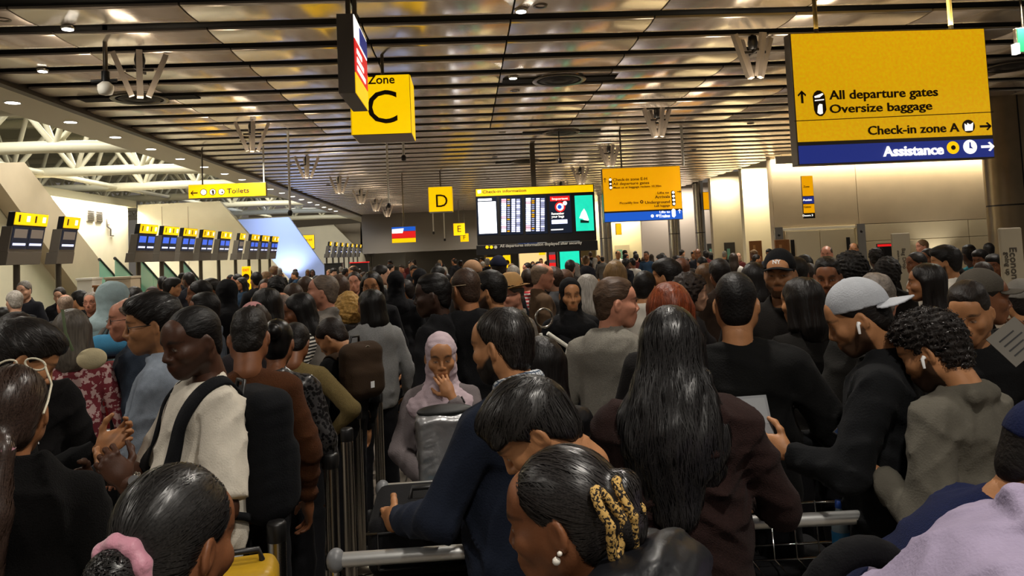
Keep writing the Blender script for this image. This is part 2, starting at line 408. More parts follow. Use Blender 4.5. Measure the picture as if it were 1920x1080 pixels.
# round steel columns
def column(px, Y, r, lab, m=m_steel, split=True):
    p = atY(px, 450, Y)
    o = empty('column', (p.x, Y, 0), 0, lab, 'column')
    MB().lathe([(r, 0), (r, 2.42)], n=32).build('lower_cladding', m, o)
    MB().lathe([(r*.985, 2.42), (r*.985, 2.45)], n=32).build('joint_ring', m_rail, o)
    MB().lathe([(r, 2.45), (r, CEIL+.2)], n=32).build('upper_cladding', m, o)
    MB().box((-.012, -r-.004, 0), (.012, -r+.02, CEIL)).build('seam', m_black, o)
m_bronze = mat('bronze_cladding', '#8a7a62', .3, .85, noise=.1, nscale=4)
column(1900, 14.6, .42, 'large bronze-clad column at the right edge behind the economy banner', m_bronze)
column(1314, 33, .22, 'slim steel column beside the dark doors, carrying the small amber sign')
column(1265, 33, .25, 'pale steel column under the right end of the yellow and blue sign')
column(1136, 38, .3, 'pale steel column just right of the departures board')
# ------------------------------------------------------------------ left atrium: walls, stair strings, escalators, trusses
AX = -14.0
def xpoly(pts, X, thick): return MB().poly([atX(x, y, X) for x, y in pts], (thick, 0, 0))
sw = MB().box((AX-.3, 8, 0), (AX, 33.2, atX(180, 382, AX).z)).build('wall_left', m_cream); tag(sw, kind='structure')
tag(MB().box((AX-.1, 8, atX(180, 382, AX).z), (AX+.35, 33.2, atX(180, 382, AX).z+.28)).build('trim_4', mat('track', '#a59f86', .5)), kind='structure')
lamp('AREA', (AX+.25, 28.5, atX(180, 382, AX).z-.05), 420, (1, .97, .88), .15, (0, math.radians(22), 0), size_y=9, name='wall_wash_lamp')
# electrical fittings on that wall
for (px, py, w_, h_, lab, m) in [(168, 404, .55, .45, 'left grey vent grille high on the bright left wall', m_grey), (184, 406, .55, .45, 'right grey vent grille high on the bright left wall', m_grey),
                              (203, 425, .5, .7, 'tangle of dark conduits on the bright left wall', m_dark)]:
    p = atX(px, py, AX)
    o = empty('wall_grille' if m is m_grey else 'conduit', p, 0, lab, 'fitting')
    if m is m_grey:
        MB().box((0, -w_/2, -h_/2), (.05, w_/2, h_/2)).build('frame', m_grey, o)
        for k in range(5): MB().box((.05, -w_/2+.04, -h_/2+.05+k*.08), (.07, w_/2-.04, -h_/2+.09+k*.08)).build('louvre', m_dsteel, o)
    else:
        MB().tube([(0.03, -.2, .3), (.05, -.2, 0), (.05, .1, -.1), (.04, .1, -.35), (.04, .35, -.35)], .03, 6).build('pipe', m_grey, o)
        MB().box((.0, -.1, .1), (.08, .1, .35)).build('junction_box', m_white, o)
# the near stair string: broad beige band sloping down away from the camera
band = xpoly([(-27, 306), (46, 304), (214, 522), (275, 601), (190, 601), (45, 405)], -13, -.5).build('stair_string', m_beige)
tag(band, 'broad beige sloping stair side panel behind the two nearest check-in displays', 'stair')
low = xpoly([(-60, 225), (45, 370), (140, 600), (-60, 640)], -13.55, -.2).build('wall_stair', m_cream); tag(low, kind='structure')
# frontal wall with diagonal cut, blue-lit triangle wall, further walls
fw = fpoly([(255, 620), (258, 384), (412, 377), (492, 470), (545, 530), (560, 620)], 33.2, .3).build('wall_stair_front', m_cream); tag(fw, kind='structure')
for x in (303, 352): 
    a = atY(x, 385, 33.19); MB().box((a.x-.012, 33.185, 0), (a.x+.012, 33.2, a.z-.05)).build('panel_joint', m_beige, fw)
tw = fpoly([(440, 620), (442, 412), (541, 407), (612, 505), (640, 620)], 46, .3).build('wall_triangle', mat('blue_wall', '#b4c2ea', .5)); tag(tw, kind='structure')
p = atY(535, 470, 45); lamp('SPOT', (p.x, 44.6, 1.0), 300, (.72, .82, 1), .1, (math.radians(150), 0, 0), math.radians(110), name='blue_wash_lamp')
lamp('AREA', (atY(520, 400, 44).x, 43.5, 5.5), 130, (.62, .74, 1), 3, (math.radians(25), 0, 0), name='blue_area_lamp')
fw2 = fpoly([(540, 620), (556, 427), (625, 421), (682, 478), (720, 620)], 58, .3).build('wall_stair_far', m_cream); tag(fw2, kind='structure')
fw3 = fpoly([(628, 421), (676, 418), (676, 480), (684, 480), (650, 460)], 60, .3).build('wall_far_return', m_beige); tag(fw3, kind='structure')
tag(fpoly([(676, 430), (760, 436), (760, 500), (676, 500)], 66, .2).build('wall_far_left', mat('far_dull', '#8a8373', .6)), kind='structure')
# escalators with green glass balustrades
for i, (x0, y0, x1, y1) in enumerate([(186, 486, 275, 585), (215, 484, 318, 588), (262, 486, 350, 585), (300, 486, 392, 586), (340, 487, 420, 580)]):
    X = -12.2 + .75*i; a = atX(x0, y0, X); b = atX(x1, y1, X)
    lab = ('first', 'second', 'third', 'fourth', 'fifth')[i]+' sloping green glass escalator balustrade counted from the left stair'
    o = empty('balustrade', (0, 0, 0), 0, lab, 'balustrade')
    n = 4
    for k in range(n):
        p0 = a.lerp(b, k/n); p1 = a.lerp(b, (k+1)/n-.01)
        MB().poly([p0, p1, p1-Vector((0, 0, 1.15)), p0-Vector((0, 0, 1.15))], (.02, 0, 0)).build('glass_pane', m_glass, o)
    MB().tube([a, b], .05, 8).build('handrail', m_dark, o)
    MB().obox((a+b)/2-Vector((0, 0, 1.35)), (.12, 0, 0), (b-a)/2, (0, 0, .2)).build('skirt', m_dsteel, o)
tag(MB().box((-13.9, 33.4, -.2), (-9, 44, 0)).build('floor_lower', m_beige), kind='structure')
# white tube trusses over the atrium
zc = 5.15
for i, Y in enumerate((15.0, 20.2, 25.4, 30.6, 36, 42, 49, 57)):
    o = empty('roof_truss', (-7.3, Y, zc), 0, ('first', 'second', 'third', 'fourth', 'fifth', 'sixth', 'seventh', 'eighth')[i]+' white tubular roof truss over the left atrium counted from the camera', 'truss')
    MB().tube([(0.4, 0, -.1), (-3, 0, 0), (-16, 0, 0)], .16, 12).build('bottom_chord', m_tubew, o)
    MB().tube([(0.4, .8, 1.75), (-16, .8, 1.75)], .13, 10).build('top_chord', m_tubew, o)
    MB().tube([(0.4, -.9, 1.75), (-16, -.9, 1.75)], .13, 10).build('top_chord', m_tubew, o)
    for k in range(8):
        x = -1 - 2.0*k
        for dx, dy in ((-1, .8), (1, .8), (-1, -.9), (1, -.9)):
            MB().tube([(x, 0, 0), (x+dx, dy, 1.75)], .075, 8).build('diagonal', m_tubew, o)
    if i < 7: MB().tube([(-6, 0, .0), (-6, 5.2, .0)], .09, 8).build('purlin', m_tubew, o)
roof = MB().box((-24, 8, 7.6), (-7.0, 70, 7.8)).build('ceiling_atrium', mat('atrium_roof', '#d3d9d6', .6)); tag(roof, kind='structure')
for k in range(30):
    MB().box((-22, 9+2*k, 7.25), (-7.1, 9.08+2*k, 7.6)).build('roof_fin', m_tubew, roof)
tag(MB().box((-7.3, 8, CEIL+.3), (-7.1, 70, 7.7)).build('wall_atrium', m_cream), kind='structure')
for (x, y, e) in ((-10.5, 17.5, 240), (-10.5, 23, 240), (-11, 28, 260), (-10.5, 39, 300), (-10.5, 52, 320)):
    lamp('AREA', (x, y, 6.9), e, (1, .97, .87), 2.2, name='atrium_fill')  # unseen area lights, added to brighten the atrium
# ================================================================== SIGNS, SCREENS, CHECK-IN DISPLAYS
TXT = {}
def text_mesh(s, bold=0.0, spacing=1.0):
    key = (s, bold, spacing)
    if key in TXT: return TXT[key]
    cu = bpy.data.curves.new('lettering', 'FONT'); cu.body = s; cu.size = 1; cu.offset = bold; cu.extrude = .012; cu.space_character = spacing
    cu.resolution_u = 3; cu.align_x = 'LEFT'
    ob = bpy.data.objects.new('tmp', cu); COL.objects.link(ob)
    dg = bpy.context.evaluated_depsgraph_get(); dg.update()
    me = bpy.data.meshes.new_from_object(ob.evaluated_get(dg)); me.name = 'lettering'
    bpy.data.objects.remove(ob); bpy.data.curves.remove(cu)
    n = len(me.vertices); co = np.empty(n*3, np.float32); me.vertices.foreach_get('co', co); co = co.reshape(-1, 3)
    lo, hi = co.min(0), co.max(0)
    TXT[key] = (me, lo, hi); return TXT[key]
def text_at(s, x0, z, cap, m, par, y, right=False, width=None, bold=.012, name='lettering', axis='-y'):
    """lettering on the face of a sign, baseline-left (or right) at x0,z in the parent frame; cap = capital height in m"""
    me0, lo, hi = text_mesh(s, bold); me = me0.copy(); me.materials.append(m)
    sc_ = cap/.70; sx = sc_
    if width: sx = width/(hi[0]-lo[0])
    o = link(name, me, None, par); o['kind'] = 'stuff'
    x = x0 - (hi[0]*sx if right else lo[0]*sx)
    o.location = (x, y, z); o.rotation_euler = (PI/2, 0, 0); o.scale = (sx, sc_, .5)
    if axis == '+x': o.location = (y, x, z); o.rotation_euler = (PI/2, 0, PI/2)
    return o
class Sign:
    """light box facing the camera side (-Y), measured from photo corners on a plane at distance Y"""
    def __init__(s, name, x0, y0, x1, y1, Y, th, label, body=m_dsteel):
        a = atY(x0, y0, Y); b = atY(x1, y1, Y)
        s.Y = Y; s.x0 = a.x; s.z1 = a.z; s.x1 = b.x; s.z0 = b.z; s.w = b.x-a.x; s.h = a.z-b.z; s.th = th
        s.o = empty(name, (a.x, Y, b.z), 0, label, 'sign')
        MB().box((0, 0, 0), (s.w, th, s.h)).build('casing', body, s.o, bev=.008)
    def face(s, m, u0=0, v0=0, u1=1, v1=1, inset=.012, name='face', pr=.006):
        return MB().box((u0*s.w+inset, -pr, v0*s.h+inset), (u1*s.w-inset, 0, v1*s.h-inset)).build(name, m, s.o)
    def text(s, t, px, py, cap_px, m, right=False, wpx=None, bold=.012):
        p = atY(px, py, s.Y); k = s.Y/FPX
        return text_at(t, p.x-s.x0, p.z-s.z0, cap_px*k, m, s.o, -.014, right, wpx*k if wpx else None, bold)
    def disc(s, px, py, rpx, m, pr=.009, n=24, name='pictogram', sy=1):
        p = atY(px, py, s.Y); k = s.Y/FPX; r = rpx*k
        V = [(p.x-s.x0+r*math.cos(2*PI*i/n), -pr, p.z-s.z0+sy*r*math.sin(2*PI*i/n)) for i in range(n)]
        return MB().poly(V, (0, .004, 0)).build(name, m, s.o)
    def shape(s, pts, m, pr=.011, name='pictogram'):
        V = [atY(x, y, s.Y) for x, y in pts]
        return MB().poly([(p.x-s.x0, -pr, p.z-s.z0) for p in V], (0, .004, 0)).build(name, m, s.o)
    def arrow(s, px, py, L, m, ang=0, wpx=2.6):
        c, sn = math.cos(ang), math.sin(ang); k = s.Y/FPX; p = atY(px, py, s.Y); mb = MB()
        def P(u, v): return (p.x-s.x0+(u*c-v*sn)*k, -.011, p.z-s.z0+(u*sn+v*c)*k)
        w_ = wpx/2; h = L*.34
        mb.poly([P(-L/2, -w_), P(L/2-w_, -w_), P(L/2-w_, w_), P(-L/2, w_)], (0, .004, 0))
        for sg in (1, -1):
            mb.poly([P(L/2, 0), P(L/2-h, sg*h), P(L/2-h-w_*1.4, sg*(h-w_*.6)), P(L/2-w_*2, 0)], (0, .004, 0))
        return mb.build('arrow', m, s.o)
    def rod(s, px, r=.018, m=m_dsteel):
        x = atY(px, (s.z0+s.z1)/2, s.Y).x - s.x0
        return MB().tube([(x, s.th/2, s.h), (x, s.th/2, CEIL+.1-s.z0)], r, 8).build('hanger_rod', m, s.o)

# big amber sign
S = Sign('direction_sign', 1480, 62, 1866, 296, 7.0, .14, 'large amber hanging sign for departure gates, oversize baggage and assistance with blue foot')
S.o.rotation_euler = (0, 0, 0)
S.face(m_yelb, 0, .165, 1, 1); S.face(m_blue, 0, 0, 1, .155)
k7 = 7/FPX
S.shape([(1489, 226.5), (1862, 209.5), (1862, 211), (1489, 228)], m_ink, .008, 'divider')
S.arrow(1503, 182, 25, m_ink, PI/2, 4.6)
S.shape([(1523, 181), (1526, 174), (1531, 170), (1537, 170), (1543, 174), (1546, 180), (1549, 206), (1546, 213), (1541, 218), (1535, 218), (1529, 214), (1526, 207)], m_ink, .008)
S.shape([(1526, 181), (1531, 179), (1541, 175), (1543, 177), (1536, 183), (1527, 184)], m_sigw); S.shape([(1527, 188), (1544, 186), (1544, 188), (1527, 190)], m_sigw)
S.shape([(1533, 199), (1536, 195), (1541, 196), (1542, 213), (1537, 215), (1532, 212)], m_sigw)
S.text('All departure gates', 1554, 187, 17.5, m_ink, wpx=219); S.text('Oversize baggage', 1555, 212.5, 16.5, m_ink, wpx=206)
S.text('Check-in zone A', 1797, 247, 17, m_ink, right=True, wpx=184)
S.disc(1815, 237, 13, m_ink); S.shape([(1807, 232), (1812, 236), (1812, 231), (1817, 234), (1823, 230), (1822, 245), (1808, 246)], m_sigw, .015)
S.arrow(1847, 237, 24, m_ink, 0, 4.6)
S.text('Assistance', 1768, 289, 19, m_sigw, right=True, wpx=122, bold=.025)
S.disc(1786, 277, 12.5, m_yel); S.disc(1786, 277, 4.5, m_ink, .015); S.disc(1818, 275.5, 14, m_sigw); S.shape([(1816, 267), (1818, 267), (1819, 275), (1823, 279), (1816, 278)], m_blue, .015)
S.arrow(1851, 275, 27, m_sigw, 0, 5)
S.rod(1533, .022); S.rod(1788, .022, m_white)
lamp('AREA', (S.x0+S.w/2, 7.0+.07, S.z1+.05), 26, (1, .62, .12), S.w, (PI, 0, 0), size_y=.12, name='sign_glow')

# second sign
S2 = Sign('direction_sign', 1128, 316, 1281, 411, 17.0, .14, 'orange and blue hanging sign for arrivals, underground and trains beside the departures board')
S2.face(m_yeld, 0, .19, 1, 1); S2.face(m_blue2, 0, 0, 1, .18)
S2.arrow(1134, 338, 9, m_ink, PI/2, 1.3)
S2.shape([(1141, 336), (1144, 332), (1147, 336), (1148, 354), (1145, 357), (1142, 354)], m_ink, .009); S2.disc(1144, 337, 2.6, m_sigw, .014); S2.disc(1145, 352, 2.6, m_sigw, .014); S2.disc(1144.5, 345, 2, m_sigw, .014)
S2.text('Check-in zone E-H', 1149, 340, 5.5, m_ink, wpx=66); S2.text('All departure gates', 1149, 347.5, 5, m_ink, wpx=70); S2.text('Meet us at baggage reclaim 10.30m', 1150, 354, 4, m_ink, wpx=92)
S2.text('Lifts to', 1254, 363, 4.4, m_ink, True, 22); S2.text('Arrivals', 1256, 371, 5.5, m_ink, True, 29); S2.text('Underground', 1256, 380.5, 5.5, m_ink, True, 48); S2.text('Piccadilly line', 1197, 381.5, 4, m_ink, True, 36); S2.text('Left luggage', 1256, 387, 4, m_ink, True, 30)
S2.disc(1203, 378.5, 3.2, m_ink); S2.disc(1203, 378.5, 1.5, m_yeld, .014)
S2.shape([(1258, 359), (1261, 357), (1265, 359), (1267, 383), (1264, 387), (1260, 385)], m_ink, .009)
for i in range(4): S2.disc(1262+i*.5, 361+i*7, 2.6, m_sigw, .014)
S2.arrow(1273, 359.5, 8, m_ink, 0, 1.3)
S2.text('Lifts to', 1256, 399, 4.4, m_sigw, True, 20); S2.text('Trains', 1256, 407, 5.5, m_sigw, True, 22, .03)
S2.disc(1223, 405, 3, m_sigw); S2.disc(1232, 404.5, 2.5, m_sigw); S2.shape([(1259, 394), (1262, 391), (1266, 393), (1267, 404), (1264, 408), (1260, 406)], m_sigw, .009)
S2.arrow(1274, 396, 8, m_sigw, PI/2, 1.3)
S2.rod(1265, .03, m_white); S2.rod(1150, .02)

# departures board
B = Sign('departures_board', 891, 354, 1119, 450, 18.3, .25, 'wide black departures board with yellow header, flight lists and a green advert', m_dark); B.o['category'] = 'screen'
B.face(m_yel, 0, .855, .995, 1, name='header')
B.text('Check-in information', 905, 362.5, 5.2, m_ink, wpx=82); B.shape([(895, 357), (902, 356), (902, 362), (896, 363)], m_sigw)
def scr(x0, y0, x1, y1, m, name='screen', pr=.010):
    a = atY(x0, y0, B.Y); b = atY(x1, y1, B.Y)
    return MB().box((a.x-B.x0, -pr, b.z-B.z0), (b.x-B.x0, 0, a.z-B.z0)).build(name, m, B.o)
scr(893, 370, 934, 440, m_scr); scr(936, 369, 981, 439, m_scr); scr(983, 367.5, 1027, 437.5, m_scr); scr(1029, 366.5, 1073, 436, m_scr); scr(1075, 365.5, 1117, 434, m_dark)
scr(896, 379, 932, 437, m_scrw, 'notice', .014); scr(896, 373, 922, 376, m_scrw, 'caption', .014)
scr(1077, 367, 1114, 432, m_teal, 'advert', .014)
m_lil = mat('screen_lilac', '#c9cdf2', .3, emit='#c4caf5', es=1.2); m_pk = mat('screen_pink', '#e0a0b0', .3, emit='#e6a8b8', es=1.0); m_gr = mat('screen_grey', '#8a8fa8', .3, emit='#8b90b0', es=.9)
for (xa, dy) in ((940, 0), (986, -1.4)):
    for r in range(17):
        yy = 373+dy+r*3.7
        scr(xa, yy, xa+9, yy+2.6, random.choice([m_lil, m_scrw, m_pk, m_lil]), 'airline_mark', .014)
        scr(xa+11, yy+.4, xa+16, yy+2.2, random.choice([m_gr, m_yeld, m_gr]), 'flight_time', .014)
        scr(xa+19, yy, xa+26, yy+2.6, m_lil, 'flight_number', .014); scr(xa+28, yy, xa+35, yy+2.6, random.choice([m_lil, m_gr]), 'gate_text', .014)
scr(1031, 368.5, 1068, 376, m_red, 'caption', .014)
B.text('Important', 1035, 375, 4, m_sigw, wpx=30)
B.disc(1050, 388, 10, m_red, .015); B.disc(1050, 388, 7, m_sigw, .019); B.disc(1049, 388, 4, m_blue2, .022); B.disc(1059, 381, 4, m_sigw, .022)
B.text('Remember', 1034, 403, 4.5, m_sigw, wpx=24); B.text('your bags', 1034, 408.5, 4.5, m_sigw, wpx=24); scr(1034, 412.5, 1064, 419, m_lil, 'caption_bar', .014); scr(1033, 430, 1056, 431, m_sigw, 'caption_line', .014)
m_bl = mat('advert_dark', '#0e3a35', .4); 
B.shape([(1090, 398), (1095, 391), (1099, 398), (1104, 412), (1100, 417), (1092, 410), (1086, 409)], m_sigw, .02, 'advert_figure'); B.shape([(1088, 412), (1104, 414), (1104, 418), (1088, 418)], m_bl, .021, 'advert_figure')
foot = Sign('board_footer', 893, 452.5, 1121, 461, 18.3, .2, 'dark strip of lettering under the departures board', m_dark)
m_dim = mat('dim_letters', '#9a9488', .5, emit='#a8a190', es=.45)
foot.text('All departures information displayed after security', 937, 456, 5.6, m_dim, wpx=155); 
foot.o.location.z = B.z0-foot.h-.006
for i, m in enumerate((m_yel, m_yel, m_dim)): foot.disc(913+8*i, 455.5, 3, m)
MB().box((B.w*.475, .06, B.h), (B.w*.515, .2, CEIL-.002-B.z0)).build('support_post', m_dsteel, B.o)
# smaller board behind, lower
B2 = Sign('departures_board', 893, 461, 971, 474, 30, .2, 'smaller row of flight screens below the main departures board', m_dark); B2.o['category'] = 'screen'
def scr2(x0, y0, x1, y1, m):
    a = atY(x0, y0, B2.Y); b = atY(x1, y1, B2.Y)
    MB().box((a.x-B2.x0, -.01, b.z-B2.z0), (b.x-B2.x0, 0, a.z-B2.z0)).build('screen', m, B2.o)
scr2(896, 462, 908, 472, m_scrw); scr2(911, 462, 916, 472, m_lil); scr2(918, 462, 923, 472, m_lil); scr2(927, 461.5, 932, 471.5, m_lil); scr2(934, 461.5, 939, 471.5, m_lil); scr2(943, 461.5, 953, 467, m_scrw); scr2(956, 461, 969, 471, m_teal)
MB().box((.3, .05, -B2.z0), (.4, .15, 0)).box((B2.w-.4, .05, -B2.z0), (B2.w-.3, .15, 0)).build('leg_frame', m_dsteel, B2.o)
# advert totem (green) and red/white panel, shop fronts
def totem(name, px0, px1, py, Y, m, lab, cat, trim=None):
    a = atY(px0, py, Y); b = atY(px1, py, Y)
    o = empty(name, (a.x, Y, 0), 0, lab, cat)
    MB().box((0, 0, 0), (b.x-a.x, .15, a.z)).build('casing', m_dark, o, bev=.01)
    MB().box((.05, -.01, .35), (b.x-a.x-.05, 0, a.z-.3)).build('poster', m, o)
    MB().box((.02, -.012, a.z-.24), (b.x-a.x-.02, 0, a.z-.04)).build('cap_strip', trim or m_sigw, o)
    return o, b.x-a.x, a.z
totem('advert_totem', 1045, 1088, 451, 22, m_teal, 'lit green advertising totem standing under the departures board', 'totem')
o, tw_, tz = totem('red_panel', 1025, 1043, 454, 24, mat('panel_plum', '#5a4a52', .5, emit='#6a565e', es=.4), 'dark narrow panel with red blocks beside the green totem', 'panel', m_red)
for k in range(4): MB().box((.05, -.02, tz-.55-.25*k), (tw_-.05, -.01, tz-.4-.25*k)).build('red_block', m_red, o)
def shop(name, px0, px1, py0, py1, Y, m, lab, cat='shop sign'):
    s_ = Sign(name, px0, py0, px1, py1, Y, .2, lab); s_.o['category'] = cat; s_.face(m); return s_
m_wf = mat('warm_front', '#e8c98a', .5, emit='#f0cf8e', es=.7)
a = atY(972, 455, 36); b = atY(1024, 455, 36); w_ = b.x-a.x
o = empty('shop_front', (a.x, 36, 0), 0, 'far lit shop front with blue fascia left of the red blocks', 'shop front')
MB().box((0, .05, 0), (w_, .3, a.z)).build('wall', m_cream, o)
MB().box((.03, 0, .1), (w_-.03, .05, a.z-.32)).build('window', m_wf, o)
MB().box((0, -.04, a.z-.26), (w_*.68, .05, a.z-.02)).build('fascia', m_blue2, o); MB().box((w_*.68, -.04, a.z-.26), (w_, .05, a.z-.02)).build('fascia', m_sigw, o)
MB().box((w_*.72, -.02, a.z-.62), (w_*.95, 0, a.z-.36)).build('poster', m_yel, o)
# yellow check-in totems behind the crowd
for px0, px1, py, Y, lab in [(911, 925, 483, 26, 'narrow plain yellow totem in the far crowd'), (943, 957, 479, 27, 'yellow totem with two black discs in the far crowd')]:
    a = atY(px0, py, Y); b = atY(px1, py, Y); o = empty('queue_totem', (a.x, Y, 0), 0, lab, 'totem')
    MB().box((0, 0, 0), (b.x-a.x, .1, a.z)).build('body', m_yel, o, bev=.01)
    if px0 > 930:
        for k in range(2): MB().lathe([(0, 0), (.09, 0), (.09, .006)], c=((b.x-a.x)/2, -.002, a.z-.25-.28*k), axis='y', n=20).build('black_disc', m_ink, o)
# toilets sign
T = Sign('toilets_sign', 353, 347, 499, 367, 17.4, .12, 'yellow hanging toilets sign with left arrow and three pictograms'); T.face(m_yel, inset=.006)
T.o.rotation_euler = (0, 0, 0)
T.arrow(364, 362, 13, m_ink, PI, 2.2); T.text('Toilets', 426, 362.5, 9, m_ink, wpx=40)
for i, px in enumerate((382, 399, 415.5)):
    T.disc(px, 360.5-i*.4, 6.2, m_ink); T.disc(px, 360.5-i*.4, 5, m_sigw, .013)
T.shape([(397, 358), (399, 356), (402, 358), (402, 364), (399, 365)], m_ink, .016); T.shape([(414, 361), (418, 358), (419, 363)], m_ink, .016)
T.rod(371); T.rod(485, .018, m_white)
# zone cubes
def cube_sign(name, x0, y0, x1, y1, Y, letter, lab, zone=False, cap=30, lx=None, ly=None):
    s_ = Sign(name, x0, y0, x1, y1, Y, (atY(x1, y1, Y).x-atY(x0, y0, Y).x)*.95, lab)
    s_.face(m_yel, inset=.006)
    MB().box((s_.w, .01, .01), (s_.w+.006, s_.th-.01, s_.h-.01)).build('side_face', m_yel, s_.o)
    MB().box((-.006, .01, .01), (0, s_.th-.01, s_.h-.01)).build('side_face', m_yel, s_.o)
    p = s_.text(letter, lx or (x0+x1)/2-.4*cap, ly or (y0+y1)/2+cap*.45, cap, m_ink, bold=.0)
    if zone: s_.text('Zone', 690, 158, 16, m_ink, wpx=50)
    MB().tube([(s_.w*.5, s_.th/2, s_.h), (s_.w*.5, s_.th/2, CEIL+.1-s_.z0)], .022, 8).build('hanger_rod', m_dsteel, s_.o)
    return s_
cube_sign('zone_sign', 656, 142, 772, 250, 9.5, 'C', 'yellow cube sign reading Zone C', True, 63, 690, 232)
cube_sign('zone_sign', 803, 351, 849, 396, 23.5, 'D', 'yellow cube sign with letter D', False, 24, 818, 388.5)
cube_sign('zone_sign', 850, 419, 872, 441, 37, 'E', 'yellow cube sign with letter E', False, 12, 858, 435); cube_sign('zone_sign', 863, 438, 879, 453, 44, 'F', 'yellow cube sign with letter F below letter E', False, 8, 869, 449)
# airline box sign seen end-on at the top, with lit right face; and its far twin
o = empty('airline_sign', (-.93, 6.0, 3.24), 0, 'dark box sign hanging end-on beside the Zone C cube, lit face to the right', 'sign')
MB().box((0, 0, 0), (.13, .78, .63)).build('casing', m_grey, o, bev=.006)
for z0, z1, m in ((.44, .63, m_sigw), (.17, .44, m_red), (0, .17, m_yel)): MB().box((.13, .01, z0+.005), (.137, .77, z1-.005)).build('lit_panel', m, o)
MB().box((.137, .3, .46), (.142, .76, .6)).build('navy_flash', m_blue, o)
for i in range(3): MB().box((.137, .1, .2+.07*i), (.141, .6-.1*i, .24+.07*i)).build('white_bar', m_sigw, o)
MB().tube([(.065, .2, .63), (.065, .2, 1.6)], .02, 8).build('hanger_rod', m_dsteel, o); MB().tube([(.065, .6, .63), (.065, .6, 1.6)], .02, 8).build('hanger_rod', m_dsteel, o)
A2 = Sign('airline_sign', 734, 426, 780, 454, 24, .12, 'small far airline sign striped blue, white, red and yellow')
A2.face(m_blue2, 0, .72, 1, 1, .004); A2.face(m_red, 0, .28, 1, .72, .004); A2.face(m_yel, 0, 0, 1, .28, .004); A2.shape([(735, 430), (757, 428), (755, 437), (735, 438)], m_sigw, .01, 'white_flash')
MB().tube([(A2.w/2, .06, A2.h), (A2.w/2, .06, CEIL+.1-A2.z0)], .02, 6).build('hanger_rod', m_dsteel, A2.o)
# small wall signs on the right
W1 = Sign('wall_sign', 1502, 330, 1529, 409, 23.2, .06, 'tall narrow orange and blue sign on the right panel wall')
W1.face(m_yeld, 0, .52, 1, 1, .01); W1.face(m_blue, 0, .34, 1, .52, .01); W1.face(m_yeld, 0, .12, 1, .34, .01); W1.face(m_dark, 0, 0, 1, .12, .01)
W1.text('Zone', 1506, 352, 4, m_ink, wpx=12); W1.text('Assist', 1505, 377, 4, m_sigw, wpx=18); W1.text('Gates', 1507, 390, 4, m_ink, wpx=14); W1.text('Doors 3', 1505, 406, 3.6, m_sigw, wpx=20)
W1.o['category'] = 'sign'
W2 = Sign('column_sign', 1317, 360, 1332, 393, 32.5, .1, 'small amber sign on the slim steel column'); W2.face(m_yeld, inset=.02)
W3 = Sign('column_sign', 1154, 419, 1166, 440, 37, .1, 'small yellow sign right of the departures board'); W3.face(m_yeld, inset=.02)
W4 = Sign('stair_sign', 563, 441, 590, 466, 57.9, .1, 'far yellow sign on the stair wall beyond the blue-lit wall'); W4.face(m_yel, inset=.02)
W4.text('Way out', 567, 452, 5, m_ink, wpx=18)
X1 = Sign('exit_sign', 1905, 52, 1945, 97, 8.2, .06, 'green exit sign cut off by the right edge', m_white); X1.face(mat('exit_green', '#0a8a3a', .4, emit='#12a546', es=.8), inset=.006)
MB().tube([(.1, .03, X1.h), (.1, .03, CEIL-X1.z0)], .012, 6).build('hanger_rod', m_dsteel, X1.o)
MB().box((-.04, -.02, -.02), (.01, .05, .1)).build('lamp_end', m_sigw, X1.o)
# fabric banners
def banner(px0, px1, py0, py1, Y, lab, lines, rot=0):
    a = atY(px0, py0, Y); b = atY(px1, py0, Y); w_ = b.x-a.x
    o = empty('banner', (a.x, Y, 0), 0, lab, 'banner')
    MB().box((0, 0, .06), (w_, .03, a.z)).build('panel', mat('banner_fabric', '#a89c84', .7), o, bev=.012)
    MB().box((-.05, -.15, 0), (w_+.05, .18, .04)).build('foot', m_dsteel, o, bev=.01)
    for (s_, cap, u, top, m) in lines:
        me0, lo, hi = text_mesh(s_, .01); me = me0.copy(); me.materials.append(m); t = link('lettering', me, None, o); t['kind'] = 'stuff'
        k = cap/.7; t.matrix_local = Matrix(((0, k, 0, u*w_), (0, 0, -.15, -.003), (-k, 0, 0, a.z-top), (0, 0, 0, 1)))
    return o
m_btx = mat('banner_ink', '#4a4236', .7)
banner(1873, 1916, 428, 700, 6.2, 'tall grey banner reading Economy at the right edge', [('Economy', .062, .38, .16, m_btx), ('going up', .04, .15, .2, m_btx)])
banner(1671, 1706, 438, 620, 11.0, 'tall grey banner reading Bag Drop beside the notice stand', [('Bag Drop', .055, .5, .22, m_btx), ('check-in', .03, .25, .25, m_btx)])
